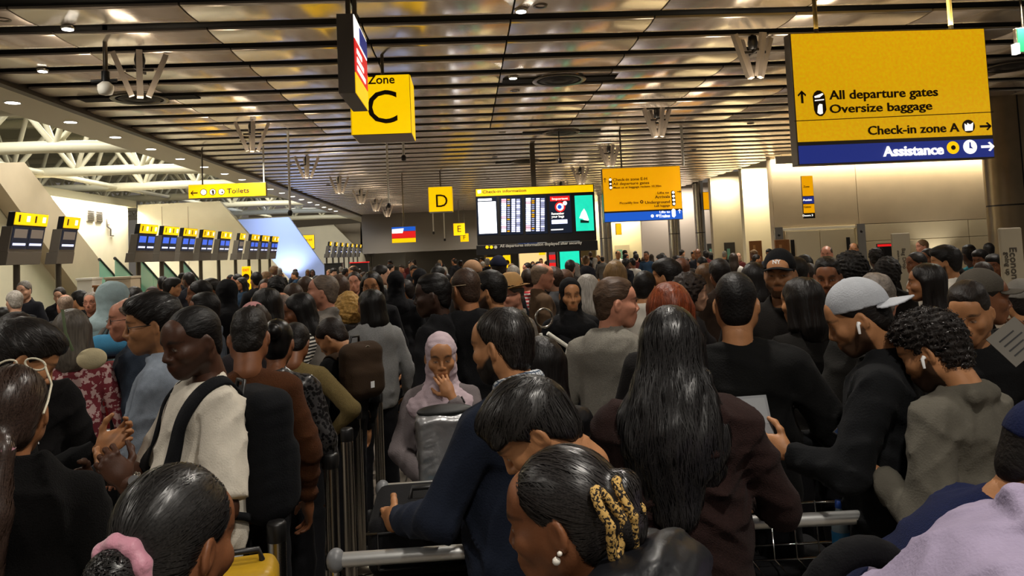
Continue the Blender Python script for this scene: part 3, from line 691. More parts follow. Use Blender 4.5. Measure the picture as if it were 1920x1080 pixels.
# ------------------------------------------------------------------ check-in displays on poles along the left
m_grn = mat('desk_front', '#8d8474', .5)
def make_display(two=True):
    """faces +X, tilted so that the top leans into the hall"""
    root = empty('checkin_display')
    L = 1.05 if two else .62; sl = .16          # lean of the top towards the hall over .9 m
    def P(y, z, x): return (x + sl*(z/.9), y, z)
    def slab(name, y0, y1, z0, z1, x0, x1, m):
        V = [P(y0, z0, x0), P(y1, z0, x0), P(y1, z0, x1), P(y0, z0, x1), P(y0, z1, x0), P(y1, z1, x0), P(y1, z1, x1), P(y0, z1, x1)]
        return MB().add(V, [(0,3,2,1),(4,5,6,7),(0,1,5,4),(1,2,6,5),(2,3,7,6),(3,0,4,7)]).build(name, m, root, bev=.006)
    slab('shroud', -L/2, L/2, 0, .22, -.16, .06, m_grey); slab('housing', -L/2, L/2, .22, .66, -.12, .05, m_grey); slab('top_box', -L/2, L/2, .66, .9, -.05, .06, m_dark)
    hd = slab('header', -L/2+.01, L/2-.01, .68, .89, .06, .075, m_yel)
    n = 2 if two else 1
    for k in range(n):
        y0 = -L/2+.03 + k*(L-.04)/n; y1 = y0 + (L-.08)/n
        slab('screen', y0, y1, .27, .65, .05, .062, m_scr)
        slab('screen_picture', y0+.05, y1-.05, .46, .61, .062, .066, SCRP); slab('screen_text', y0+.05, y1-.05, .33, .37, .062, .066, m_lil)
        slab('header_digit', y0+.08, y0+.13, .73, .85, .075, .08, m_ink); slab('header_icon', y1-.16, y1-.06, .74, .84, .075, .08, m_sigw)
    MB().tube([(-.06, 0, -2.12), (-.06, 0, .05)], .055, 10).build('pole', m_dsteel, root)
    MB().box((-.2, -.5, -2.12), (.35, .5, -1.1)).build('desk', m_grn, root, bev=.01)
    return root
def copy_tree(o, parent=None):
    c = o.copy(); COL.objects.link(c); c.parent = parent
    for ch in list(o.children): copy_tree(ch, c)
    return c
SCRP = mat('screen_photo', '#5a5048', .3, emit='#7a6e62', es=.5); dA = make_display(True); dB = make_display(False)
SCRP = m_scrb; dC = make_display(True)
used = set()
def put_display(proto, Y, z, label, group=None):
    o = proto if id(proto) not in used else copy_tree(proto); used.add(id(proto))
    o.location = (-7.8, Y, z); tag(o, label, 'display', group)
put_display(dA, 14.1, 2.12, 'nearest full check-in display on a pole with two dark screens and yellow header')
put_display(dB, 15.5, 2.12, 'single-screen check-in display second from the left edge')
put_display(dA, 12.6, 2.12, 'check-in display cut off by the left edge')
for i, px in enumerate((281, 322, 357, 391, 423)):
    put_display(dC, 7.8*FPX/(871-px), 2.12, ('first', 'second', 'third', 'fourth', 'fifth')[i]+' blue-screened check-in display in the row past the escalators')
for i, px in enumerate((453, 477, 496, 514)):
    put_display(dC if i else dB, 7.8*FPX/(871-px), 2.12, ('sixth', 'seventh', 'eighth', 'ninth')[i]+' check-in display in the row past the escalators')
for i in range(9): put_display(dB, 44.5+2.1*i, 2.12, ORD[i]+' small check-in display of the first distant row', 'far check-in displays')
for i in range(11): put_display(dB, 66+1.9*i, 2.12, ORD[i]+' tiny check-in display of the most distant row', 'most distant check-in displays')
# yellow bag totem with two black discs and far desks
a = atY(453, 500, 20); b = atY(469, 500, 20)
o = empty('bag_totem', (a.x, 20, 0), 0, 'tall yellow totem with two black discs under the check-in displays', 'totem')
MB().box((0, 0, .05), (b.x-a.x, .06, a.z)).build('panel', m_yel, o, bev=.008); MB().box((-.05, -.1, 0), (b.x-a.x+.05, .16, .05)).build('foot', m_dark, o)
for k in range(2): MB().lathe([(0, 0), (.085, 0), (.085, .006)], c=((b.x-a.x)/2, -.002, a.z-.27-.21*k), axis='y', n=20).build('black_disc', m_ink, o)
text_at('EXIT', .03, a.z-.12, .06, m_red, o, -.004, width=b.x-a.x-.06)
for i, (px0, px1, py, Y, m, lab) in enumerate([(608, 640, 494, 40, m_dark, 'dark far cabinet below the distant displays'), (144, 172, 522, 18, m_white, 'white cabinet below the second check-in display'), (175, 190, 535, 17.5, m_wood, 'brown wooden cabinet beside the white cabinet'), (656, 690, 492, 42, m_red, 'red-topped far counter below the distant displays'),
        (197, 245, 520, 17.3, m_beige, 'beige cabinet below the escalators')]):
    a = atY(px0, py, Y); b = atY(px1, py, Y); o = empty('cabinet', (a.x, Y, 0), 0, lab, 'cabinet')
    MB().box((0, 0, 0), (b.x-a.x, .5, a.z-.05)).build('body', m if m is not m_red else m_dark, o, bev=.01); MB().box((-.02, -.02, a.z-.05), (b.x-a.x+.02, .5, a.z)).build('top', m, o, bev=.006)
# slender white drop poles and a far crest fixture
for px, y0, y1, Y, lab in [(729, 312, 386, 17, 'slender white drop pole hanging in mid hall'), (544, 285, 400, 15.5, 'slender white drop pole left of mid hall'), (757, 258, 297, 14, 'short white drop pole under the Zone C cube'),
                           (813, 398, 437, 30, 'far short white drop pole under letter D'), (834, 408, 450, 32, 'far slim white drop pole right of letter D'), (1050, 262, 302, 16.5, 'thin dark drop pole above the departures board')]:
    p = atY(px, y1, Y); o = empty('drop_pole', (p.x, Y, p.z), 0, lab, 'pole')
    MB().tube([(0, 0, .05), (0, 0, CEIL+.1-p.z)], .022 if px != 1050 else .012, 8).build('tube', m_white if px != 1050 else m_dark, o); MB().lathe([(0, -.05), (.04, -.04), (.05, .02), (.03, .06)], n=12).build('head', m_dark, o)
# ================================================================== SCULPTING TOOLKIT (distance fields -> surface nets)
f32 = np.float32
class Grid:
    def __init__(s, lo, hi, res):
        s.lo = np.array(lo, f32); s.res = f32(res)
        s.n = np.maximum(np.ceil((np.array(hi)-np.array(lo))/res).astype(int)+1, 4)
        s.ax = [s.lo[i]+np.arange(s.n[i], dtype=f32)*s.res for i in range(3)]
        s.f = np.full(s.n, .5, f32)
    def win(s, lo, hi, pad):
        sl = []
        for i in range(3):
            a = int(max(0, math.floor((lo[i]-pad-s.lo[i])/s.res))); b = int(min(s.n[i], math.ceil((hi[i]+pad-s.lo[i])/s.res)+1))
            if b <= a: return None
            sl.append(slice(a, b))
        return tuple(sl)
    def pts(s, sl):
        return s.ax[0][sl[0]][:, None, None], s.ax[1][sl[1]][None, :, None], s.ax[2][sl[2]][None, None, :]
    def put(s, sl, d, k, op):
        f = s.f[sl]
        if op == 'u':
            if k > 0:
                h = np.maximum(k-np.abs(f-d), 0)/k; s.f[sl] = np.minimum(f, d)-h*h*k*.25
            else: s.f[sl] = np.minimum(f, d)
        elif op == 's':
            d = -d
            if k > 0:
                h = np.maximum(k-np.abs(f-d), 0)/k; s.f[sl] = np.maximum(f, d)+h*h*k*.25
            else: s.f[sl] = np.maximum(f, d)
    def cap(s, a, b, ra, rb=None, k=.02, op='u', flat=None, cut=False):
        """tapered capsule; flat=(axis vector, factor) squashes it along that axis; cut: flat end at b"""
        rb = ra if rb is None else rb; a = np.array(a, f32); b = np.array(b, f32); r = max(ra, rb)
        pad = r*(1 if flat is None else max(1, flat[1])) + k + 3*s.res
        sl = s.win(np.minimum(a, b), np.maximum(a, b), pad)
        if sl is None: return s
        X, Y, Z = s.pts(sl); ba = b-a; L2 = max(float(ba@ba), 1e-9)
        px, py, pz = X-a[0], Y-a[1], Z-a[2]
        t = (px*ba[0]+py*ba[1]+pz*ba[2])/L2; h = np.clip(t, 0, 1)
        dx, dy, dz = px-h*ba[0], py-h*ba[1], pz-h*ba[2]
        if flat is not None:
            n = np.array(flat[0], f32); n /= np.linalg.norm(n); c = dx*n[0]+dy*n[1]+dz*n[2]; q = c*(1/flat[1]-1)
            d = np.sqrt((dx+q*n[0])**2+(dy+q*n[1])**2+(dz+q*n[2])**2) - (ra+(rb-ra)*h)
            d = d*min(1, flat[1])
        else: d = np.sqrt(dx*dx+dy*dy+dz*dz) - (ra+(rb-ra)*h)
        if cut: d = np.maximum(d, (t-1)*math.sqrt(L2))
        s.put(sl, d, k, op); return s
    def ell(s, c, r, k=.02, op='u', R=None):
        c = np.array(c, f32); r = np.array(r, f32); m = float(r.max()); pad = m+k+3*s.res
        sl = s.win(c, c, pad)
        if sl is None: return s
        X, Y, Z = s.pts(sl); px, py, pz = X-c[0], Y-c[1], Z-c[2]
        if R is not None:
            R = np.array(R, f32); px, py, pz = (R[0,0]*px+R[1,0]*py+R[2,0]*pz, R[0,1]*px+R[1,1]*py+R[2,1]*pz, R[0,2]*px+R[1,2]*py+R[2,2]*pz)
        k0 = np.sqrt((px/r[0])**2+(py/r[1])**2+(pz/r[2])**2); k1 = np.sqrt((px/r[0]**2)**2+(py/r[1]**2)**2+(pz/r[2]**2)**2)
        s.put(sl, k0*(k0-1)/np.maximum(k1, 1e-6), k, op); return s
    def field(s, fn):
        s.f = fn(s.f, s.ax[0][:, None, None], s.ax[1][None, :, None], s.ax[2][None, None, :]).astype(f32); return s
    def mesh(s):
        f = s.f.copy()
        for ax in range(3):                                      # close the surface at the grid border
            ix = [slice(None)]*3
            for e in (0, -1):
                ix[ax] = e; f[tuple(ix)] = np.maximum(f[tuple(ix)], .001)
        ins = f < 0; nx, ny, nz = f.shape
        c = [ins[i:nx-1+i, j:ny-1+j, k:nz-1+k] for i in (0,1) for j in (0,1) for k in (0,1)]
        cnt = sum(q.astype(np.int8) for q in c); act = (cnt > 0) & (cnt < 8)
        I = np.argwhere(act)
        if len(I) == 0: return np.zeros((0, 3), f32), np.zeros((0, 4), np.int32)
        idx = np.full(act.shape, -1, np.int32); idx[act] = np.arange(len(I))
        off = np.array([(i, j, k) for i in (0,1) for j in (0,1) for k in (0,1)])
        val = np.stack([f[I[:,0]+o[0], I[:,1]+o[1], I[:,2]+o[2]] for o in off], 1)
        acc = np.zeros((len(I), 3), f32); num = np.zeros(len(I), f32)
        for a in range(8):
            for b in range(a+1, 8):
                if np.abs(off[a]-off[b]).sum() != 1: continue
                va, vb = val[:, a], val[:, b]; m = (va < 0) != (vb < 0)
                t = np.where(m, va/np.where(m, va-vb, 1), 0)[:, None]
                acc += np.where(m[:, None], off[a]+t*(off[b]-off[a]), 0); num += m
        V = (I + acc/num[:, None])*s.res + s.lo
        Fs = []
        for ax in range(3):
            u, v = (ax+1) % 3, (ax+2) % 3
            sa = [slice(None)]*3; sb = [slice(None)]*3; sa[ax] = slice(0, -1); sb[ax] = slice(1, None)
            A = ins[tuple(sa)]; Bn = ins[tuple(sb)]; E = np.argwhere(A != Bn)
            E = E[(E[:, u] > 0) & (E[:, v] > 0) & (E[:, u] < f.shape[u]-1) & (E[:, v] < f.shape[v]-1)]
            if not len(E): continue
            q = []
            for du, dv in ((0,0), (-1,0), (-1,-1), (0,-1)):
                p = E.copy(); p[:, u] += du; p[:, v] += dv; q.append(idx[p[:,0], p[:,1], p[:,2]])
            Q = np.stack(q, 1); flip = ~A[E[:,0], E[:,1], E[:,2]]
            Q[flip] = Q[flip][:, ::-1]; Fs.append(Q)
        F = np.concatenate(Fs); F = F[(F >= 0).all(1)]
        return V.astype(f32), F.astype(np.int32)
def snoise(X, Y, Z, sc_, seed=0, n=5):
    rs = np.random.RandomState(seed); o = 0
    for i in range(n):
        k = rs.normal(size=3); k = k/np.linalg.norm(k)*sc_*rs.uniform(.6, 1.6); ph = rs.uniform(0, 6.28)
        o = o + np.sin(k[0]*X+k[1]*Y+k[2]*Z+ph)
    return o/n
def rotm(yaw=0, pitch=0, roll=0):
    """head rotation: yaw left +, pitch down +, roll to the right + (degrees)"""
    return np.array((Matrix.Rotation(math.radians(yaw), 3, 'Z') @ Matrix.Rotation(math.radians(-pitch), 3, 'X') @ Matrix.Rotation(math.radians(roll), 3, 'Y')), f32)

# ------------------------------------------------------------------ head (chin at z=0, crown at .235, face towards +Y)
EYE = np.array((.0315, .086, .116))
def head_grid(res, fem=False, child=False):
    g = Grid((-.105, -.13, -.13), (.105, .145, .25), res)
    g.ell((0, -.012, .148), (.0745, .098, .0885), 0)
    g.ell((0, .032, .085), (.058, .064, .085), .03)
    jw = .9 if fem else 1.0
    g.ell((0, .07, .018), (.026*jw, .024, .02), .028)
    for x in (-1, 1):
        g.cap((x*.050*jw, .005, .05), (x*.018, .068, .018), .020*jw, .017, .03)
        g.ell((x*.043, .066, .09), (.023, .026, .022), .03)
        g.ell((x*.056, -.002, .085), (.02, .035, .04), .03)
    g.cap((-.030, .087, .136), (.030, .087, .136), .012 if fem else .014, None, .026)
    g.ell((0, .068, .165), (.052, .03, .04), .03)
    for x in (-1, 1): g.ell((x*.032, .108, .116), (.018, .017, .011), .016, 's')
    for x in (-1, 1): g.ell((x*EYE[0], EYE[1]-.004, EYE[2]), (.0155, .0155, .0135), .004)
    g.cap((0, .098, .127), (0, .117, .086), .0075, .0115 if not fem else .0095, .012)
    for x in (-1, 1): g.ell((x*.0125, .106, .081), (.0095, .011, .008), .008)
    g.ell((0, .088, .05), (.032, .022, .028), .02)
    g.ell((0, .1035, .053), (.023, .0075, .005), .008); g.ell((0, .1015, .043), (.020, .008, .006), .008)
    g.ell((0, .115, .0478), (.026, .012, .0016), .004, 's')
    for x in (-1, 1):
        R = np.array(Matrix.Rotation(x*.35, 3, 'Z') @ Matrix.Rotation(-.15, 3, 'X'))
        g.ell((x*.0805, -.012, .104), (.008, .0185, .031), .008, 'u', R)
        g.ell((x*.088, -.006, .108), (.006, .010, .018), .004, 's', R)
    nr = .048 if fem else .057
    g.cap((0, -.022, .06), (0, -.034, -.045), nr, nr, .03, flat=((0, 1, 0), .95))
    return g
def head_masks(V):
    x, y, z = np.abs(V[:, 0]), V[:, 1], V[:, 2]
    lips = np.clip(1.25-np.sqrt((x/.024)**2+((z-.0475)/.0105)**2), 0, 1)*4*(y > .085); lips = np.clip(lips, 0, 1)
    bz = .137+.010*np.clip(1-((x-.034)/.024)**2, -1, 1)
    brow = np.clip(1.6-np.sqrt(((x-.034)/.021)**2+((z-bz+.002)/.0058)**2)*1.05, 0, 1)*(y > .06)
    e = np.sqrt(((x-EYE[0])/.0145)**2+((z-EYE[2]+.001)/.0047)**2)
    white = np.clip((1.0-e)*4, 0, 1)*(y > .075)
    iris = np.clip((1-np.sqrt(((x-EYE[0])/.0065)**2+((z-EYE[2]-.0005)/.0065)**2))*4, 0, 1)*white
    lash = np.clip(1-np.abs(e-1.05)*5, 0, 1)*(z > EYE[2])*(y > .07)*.9
    dark = np.maximum(np.maximum(brow, iris), lash)
    line = .062+.035*np.clip((.06-y)/.06, 0, 1)
    beard = np.clip((line-z)/.012, 0, 1)*(y > -.005)*np.clip((z+.035)/.02, 0, 1)
    must = np.clip(1.3-np.sqrt((x/.03)**2+((z-.064)/.0085)**2), 0, 1)*(y > .08)*1.5
    beard = np.clip(np.maximum(beard, must), 0, 1)*(1-lips)
    return np.stack([lips, dark, beard, white*(1-iris)], 1).astype(f32)
HEADS = {}
def head(res, fem=False):
    key = (res, fem)
    if key not in HEADS:
        V, F = head_grid(res, fem).mesh(); HEADS[key] = (V, F, head_masks(V))
    return HEADS[key]

# ------------------------------------------------------------------ hand (wrist at origin, fingers along +Y, palm faces -Z, thumb on +X for a right hand ... mirrored for left)
HANDS = {}
def hand(curl=.35, thumb=.4, spread=.08, res=.0032):
    key = (curl, thumb, spread, res)
    if key in HANDS: return HANDS[key]
    g = Grid((-.075, -.05, -.12), (.095, .215, .06), res)
    g.cap((0, -.05, 0), (0, .02, 0), .025, .028, .01, flat=((0, 0, 1), .75))
    g.ell((0, .055, -.002), (.040, .050, .0165), .02); g.ell((.022, .035, -.008), (.02, .032, .017), .015)
    for i, (x, L, r) in enumerate(((.030, .078, .0088), (.010, .086, .0092), (-.011, .080, .0088), (-.030, .063, .0078))):
        a = np.array((x, .092-.004*abs(i-1)**1.5, .002)); ang = 0; sp = (1.4-i)*spread; p = a
        for j, fr in enumerate((.45, .31, .24)):
            ang += curl*(1.0, 1.25, .9)[j]*(1+.12*i)
            d = np.array((math.sin(sp), math.cos(ang)*math.cos(sp), -math.sin(ang))); q = p+d*L*fr
            g.cap(p, q, r*(1-.08*j), r*(1-.08*(j+1)), .006); p = q
    p = np.array((.030, .020, -.008)); ds = [(.75, .60, -.25), (.45, .8, -.45*(.5+thumb)), (.1, .85, -.7*thumb)]
    for j, (d, L) in enumerate(zip(ds, (.040, .032, .027))):
        d = np.array(d)/np.linalg.norm(d); q = p+d*L; g.cap(p, q, (.013, .0105, .0095)[j], (.0105, .0095, .0078)[j], .010); p = q
    V, F = g.mesh(); HANDS[key] = (V, F); return HANDS[key]

# ------------------------------------------------------------------ materials for people
def skin_mat():
    m = bpy.data.materials.new('skin'); m.use_nodes = True; N = m.node_tree.nodes; L = m.node_tree.links; b = N['Principled BSDF']
    b.inputs['Roughness'].default_value = .48; b.inputs['Specular IOR Level'].default_value = .35
    oi = N.new('ShaderNodeObjectInfo'); vc = N.new('ShaderNodeAttribute'); vc.attribute_name = 'mask'
    sp = N.new('ShaderNodeSeparateColor'); L.new(vc.outputs['Color'], sp.inputs[0])
    bd = N.new('ShaderNodeAttribute'); bd.attribute_type = 'OBJECT'; bd.attribute_name = 'beard'
    tc = N.new('ShaderNodeTexCoord'); nz = N.new('ShaderNodeTexNoise'); nz.inputs['Scale'].default_value = 22; nz.inputs['Detail'].default_value = 5; L.new(tc.outputs['Object'], nz.inputs['Vector'])
    mr = N.new('ShaderNodeMapRange'); mr.inputs['From Min'].default_value = .3; mr.inputs['From Max'].default_value = .7; mr.inputs['To Min'].default_value = .86; mr.inputs['To Max'].default_value = 1.12; L.new(nz.outputs[0], mr.inputs[0])
    vm = N.new('ShaderNodeVectorMath'); vm.operation = 'SCALE'; L.new(oi.outputs['Color'], vm.inputs[0]); L.new(mr.outputs[0], vm.inputs['Scale'])
    def mix(a, col, fac, fm=None):
        x = N.new('ShaderNodeMix'); x.data_type = 'RGBA'; L.new(a, x.inputs[6])
        if isinstance(col, tuple): x.inputs[7].default_value = (*col, 1)
        else: L.new(col, x.inputs[7])
        if fm is not None:
            mm = N.new('ShaderNodeMath'); mm.operation = 'MULTIPLY'; L.new(fac, mm.inputs[0])
            if isinstance(fm, float): mm.inputs[1].default_value = fm
            else: L.new(fm, mm.inputs[1])
            fac = mm.outputs[0]
        L.new(fac, x.inputs[0]); return x.outputs[2]
    lipc = N.new('ShaderNodeMix'); lipc.data_type = 'RGBA'; lipc.blend_type = 'MULTIPLY'; lipc.inputs[0].default_value = 1; L.new(oi.outputs['Color'], lipc.inputs[6]); lipc.inputs[7].default_value = (.80, .55, .50, 1)
    c = mix(vm.outputs[0], lipc.outputs[2], sp.outputs[0], .6)
    bn = N.new('ShaderNodeTexNoise'); bn.inputs['Scale'].default_value = 160; L.new(tc.outputs['Object'], bn.inputs['Vector'])
    c = mix(c, (.012, .009, .008), sp.outputs[2], bd.outputs['Fac'])
    c = mix(c, (.40, .36, .32), vc.outputs['Alpha'], .9)
    c = mix(c, (.010, .008, .007), sp.outputs[1], .92)
    L.new(c, b.inputs['Base Color'])
    n2 = N.new('ShaderNodeTexNoise'); n2.inputs['Scale'].default_value = 220; L.new(tc.outputs['Object'], n2.inputs['Vector']); bp = N.new('ShaderNodeBump'); bp.inputs['Strength'].default_value = .12; bp.inputs['Distance'].default_value = .003
    L.new(n2.outputs[0], bp.inputs['Height']); L.new(bp.outputs[0], b.inputs['Normal'])
    return m
m_skin = skin_mat()
def hair_mat(name, stretch, rough=.5, scale=70, bump=.35):
    m = mat(name, (.1,.1,.1), rough, noise=.45, nscale=scale, bump=bump, bscale=scale*1.6, objcol=True, stretch=stretch, spec=.28); return m
m_hair = hair_mat('hair_short', (1, .35, 1)); m_hairl = hair_mat('hair_long', (1, 1, .12), .42, 90); m_hairs = hair_mat('hair_slick', (1.2, .18, .5), .36, 80, 0)
m_curl = hair_mat('hair_curly', (1, 1, 1), .62, 60, .5)
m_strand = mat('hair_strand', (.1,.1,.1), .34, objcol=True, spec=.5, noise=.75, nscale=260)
m_cloth = mat('cloth', (.5,.5,.5), .85, noise=.10, nscale=18, bump=.25, bscale=160, objcol=True, sheen=.015, spec=.14)
m_knit = mat('knit', (.5,.5,.5), .9, noise=.18, nscale=120, bump=.5, bscale=260, objcol=True, sheen=.025, spec=.10)
m_shell = mat('shell_jacket', (.5,.5,.5), .42, noise=.08, nscale=14, bump=.3, bscale=30, objcol=True, spec=.4)
m_denim = mat('denim', (.5,.5,.5), .85, noise=.16, nscale=45, bump=.3, bscale=300, objcol=True, spec=.15)
def pattern_mat(name, kind, c1, c2, scale):
    m = bpy.data.materials.new(name); m.use_nodes = True; N = m.node_tree.nodes; L = m.node_tree.links; b = N['Principled BSDF']; b.inputs['Roughness'].default_value = .85
    tc = N.new('ShaderNodeTexCoord'); mx = N.new('ShaderNodeMix'); mx.data_type = 'RGBA'; mx.inputs[6].default_value = (*lin(c1), 1); mx.inputs[7].default_value = (*lin(c2), 1)
    cr = N.new('ShaderNodeMath'); cr.operation = 'GREATER_THAN'
    if kind == 'stripe':
        t = N.new('ShaderNodeTexWave'); t.bands_direction = 'Z'; t.inputs['Scale'].default_value = scale; t.inputs['Distortion'].default_value = .6; cr.inputs[1].default_value = .55; L.new(tc.outputs['Object'], t.inputs['Vector']); L.new(t.outputs[0] if False else t.outputs['Fac'], cr.inputs[0])
    elif kind == 'blot':
        t = N.new('ShaderNodeTexNoise'); t.inputs['Scale'].default_value = scale; t.inputs['Detail'].default_value = 3; cr.inputs[1].default_value = .52; L.new(tc.outputs['Object'], t.inputs['Vector']); L.new(t.outputs[0], cr.inputs[0])
    elif kind == 'sequin':
        t = N.new('ShaderNodeTexVoronoi'); t.inputs['Scale'].default_value = scale; cr.inputs[1].default_value = .52; L.new(tc.outputs['Object'], t.inputs['Vector']); L.new(t.outputs['Distance'], cr.inputs[0]); b.inputs['Roughness'].default_value = .3
    else:
        w1 = N.new('ShaderNodeTexWave'); w1.bands_direction = 'Z'; w1.inputs['Scale'].default_value = scale; w2 = N.new('ShaderNodeTexWave'); w2.bands_direction = 'X'; w2.inputs['Scale'].default_value = scale
        ad = N.new('ShaderNodeMath'); ad.operation = 'MAXIMUM'; L.new(tc.outputs['Object'], w1.inputs['Vector']); L.new(tc.outputs['Object'], w2.inputs['Vector']); L.new(w1.outputs['Fac'], ad.inputs[0]); L.new(w2.outputs['Fac'], ad.inputs[1]); L.new(ad.outputs[0], cr.inputs[0]); cr.inputs[1].default_value = .86
    L.new(cr.outputs[0], mx.inputs[0]); L.new(mx.outputs[2], b.inputs['Base Color']); return m
m_stripe = pattern_mat('black_white_stripes', 'stripe', '#141414', '#d8d4cc', 13)
m_floral = pattern_mat('red_floral', 'blot', '#7c2a34', '#c9a8a4', 30)
m_sequin = pattern_mat('black_sequin', 'sequin', '#0c0c0d', '#3c3a3a', 60)
m_check = pattern_mat('blue_check', 'check', '#c9ccd0', '#39485c', 22)
m_leop = pattern_mat('leopard', 'blot', '#c9a25a', '#1d140c', 190)
m_redstripe = pattern_mat('red_white_stripes', 'stripe', '#b02a30', '#e0d4cf', 8)
SKIN = dict(pale='#c99a7e', tan='#a9764f', olive='#966441', brown='#7a4c30', dark='#4c3022', deep='#38241a', pink='#c0846a')
# ------------------------------------------------------------------ hair and headgear, sculpted in head space
HAIRS = {}
def hairline(z, style='m'):
    zz = [-.05, .02, .06, .082, .100, .125, .165, .190, .26]
    yy = {'m': [-.10, -.062, -.045, -.03, .012, .020, .066, .086, .13], 'high': [-.10, -.06, -.045, -.03, .006, .012, .048, .066, .11],
          'f': [-.075, -.042, -.026, -.014, .008, .026, .070, .087, .13]}[style]
    return np.interp(z, zz, yy)
def hair(style, res=.005, seed=0):
    key = (style, res, seed)
    if key in HAIRS: return HAIRS[key]
    g = Grid((-.17, -.24, -.48), (.17, .15, .30), res) if style in ('long', 'longwave', 'bob', 'half') else Grid((-.15, -.27, -.32 if style in ('pony', 'pony_low') else -.03), (.15, .15, .30), res)
    def capf(t, hl='m', zcut=.0, side=None):
        g.ell((0, -.012, .148), (.0745+t, .098+t, .0885+t), 0)
        g.ell((0, -.045, .085), (.060+t*.8, .052+t*.8, .07), .02)
        def fn(f, X, Y, Z):
            c = (Y-hairline(Z, hl))*.72
            h = np.maximum(.012-np.abs(f-c), 0)/.012
            return np.maximum(f, c)+h*h*.012*.25
        g.field(fn)
    matl = m_hair
    if style == 'short': capf(.012); g.field(lambda f, X, Y, Z: f-.0035*snoise(X, Y, Z, 120, seed+1))
    elif style == 'buzz': capf(.0045)
    elif style == 'under':
        capf(.007); g.field(lambda f, X, Y, Z: np.maximum(f, Z-.165-.1*Y))
    elif style == 'fade':
        capf(.004); g.ell((0, .0, .205), (.066, .085, .042), .02); g.field(lambda f, X, Y, Z: f-.003*snoise(X, Y, Z, 160, seed+2))
    elif style == 'thick':
        capf(.016); g.ell((0, .02, .212), (.072, .085, .042), .03); g.ell((.0, .06, .2), (.062, .045, .03), .02)
        g.field(lambda f, X, Y, Z: f-.006*np.abs(snoise(X*.6, Y*1.6, Z, 90, seed+3)))
    elif style == 'fringe':
        capf(.016); g.ell((0, .02, .212), (.074, .088, .04), .03); g.cap((-.05, .075, .17), (.05, .082, .172), .022, .022, .02)
        g.field(lambda f, X, Y, Z: f-.006*np.abs(snoise(X*1.8, Y*.7, Z*.6, 100, seed+3)))
    elif style == 'curly':
        capf(.016); g.ell((0, .02, .205), (.074, .09, .048), .03); matl = m_curl
        g.field(lambda f, X, Y, Z: f-.011*snoise(X, Y, Z, 210, seed+5, 4)-.006*snoise(X, Y, Z, 380, seed+6, 4))
    elif style == 'curlyf':
        capf(.03, 'f'); g.ell((0, -.05, .09), (.115, .09, .11), .05); matl = m_curl
        g.ell((0, .085, .10), (.058, .07, .10), .02, 's')
        g.field(lambda f, X, Y, Z: f-.014*snoise(X, Y, Z, 170, seed+5, 4)-.006*snoise(X, Y, Z, 380, seed+6, 4))
    elif style == 'bald': # ring of hair at the sides and back
        capf(.005, 'high'); g.ell((0, .03, .235), (.062, .10, .075), .012, 's')
    elif style == 'thin': # thin crown with a bald spot
        capf(.008, 'high'); g.ell((.012, -.025, .262), (.034, .042, .035), .01, 's'); g.field(lambda f, X, Y, Z: f-.003*snoise(X, Y*.3, Z, 150, seed+1))
    elif style in ('pony', 'pony_low', 'bun', 'bun_low', 'clip'):
        capf(.007, 'f'); matl = m_hairs
        g.field(lambda f, X, Y, Z: f-.0012*snoise(X*1.6, Y*.2, Z, 300, seed+1))
        if style == 'bun': g.ell((0, -.135, .16), (.044, .04, .044), .015)
        if style == 'bun_low': g.ell((0, -.125, .08), (.040, .036, .040), .012); g.cap((0, -.1, .1), (0, -.12, .085), .02, .02, .02)
        if style == 'clip': g.ell((0, -.115, .095), (.05, .034, .055), .02); g.ell((0, -.13, .15), (.035, .026, .03), .02)
        if style == 'pony':
            g.cap((0, -.10, .15), (0, -.15, .13), .02, .028, .02); g.cap((0, -.15, .13), (0.01, -.165, -.05), .03, .034, .02); g.cap((0.01, -.165, -.05), (.02, -.145, -.24), .034, .012, .02)
        if style == 'pony_low':
            g.cap((0, -.09, .07), (0, -.12, .03), .022, .024, .02); g.cap((0, -.12, .03), (0.0, -.15, -.12), .03, .036, .02); g.cap((0.0, -.15, -.12), (.0, -.14, -.30), .036, .014, .02)
            g.field(lambda f, X, Y, Z: f-.006*np.where(Z < .06, np.abs(snoise(X*1.6, Y, Z*.12, 150, seed+4)), 0))
    elif style in ('long', 'longwave', 'bob', 'half'):
        t = .014; capf(t, 'f'); matl = m_hairl
        L = {'long': -.34, 'longwave': -.37, 'bob': -.04, 'half': -.2}[style]; wd = 1.0 if style != 'longwave' else 1.5
        g.cap((0, -.06, .12), (0, -.075, L*.4), .088, .098*wd, .04, flat=((0, 1, 0), .62))
        if style != 'bob': g.cap((0, -.075, L*.4), (0, -.10, L), .098*wd, .06, .04, flat=((0, 1, 0), .5))
        for x in (-1, 1):
            g.cap((x*.075, .0, .13), (x*.085, -.005, L*.35), .026, .03, .03); 
            if style != 'bob': g.cap((x*.085, -.005, L*.35), (x*.085*wd, -.02, L*.9), .03, .014, .03)
        if style == 'longwave':
            g.field(lambda f, X, Y, Z: f-.012*np.where(Z < .05, np.abs(snoise(X*1.5, Y, Z*.55, 70, seed+4)), 0)-.004*np.abs(snoise(X*2, Y, Z*.15, 120, seed+8)))
        else: g.field(lambda f, X, Y, Z: f-.006*np.abs(snoise(X*1.8, Y, Z*.14, 110, seed+4)))
        g.ell((0, .10, .06), (.058, .075, .105), .015, 's'); g.ell((0, .02, -.12), (.055, .06, .16), .02, 's')
    if style not in ('long', 'longwave', 'bob', 'half', 'curlyf'):   # free the ears
        for x in (-1, 1): g.ell((x*.094, -.004, .098), (.026, .027, .042), .006, 's')
    V, F = g.mesh(); me = fast_mesh('hair_'+style, V, F); me.materials.append(matl); HAIRS[key] = me; return me
GEAR = {}
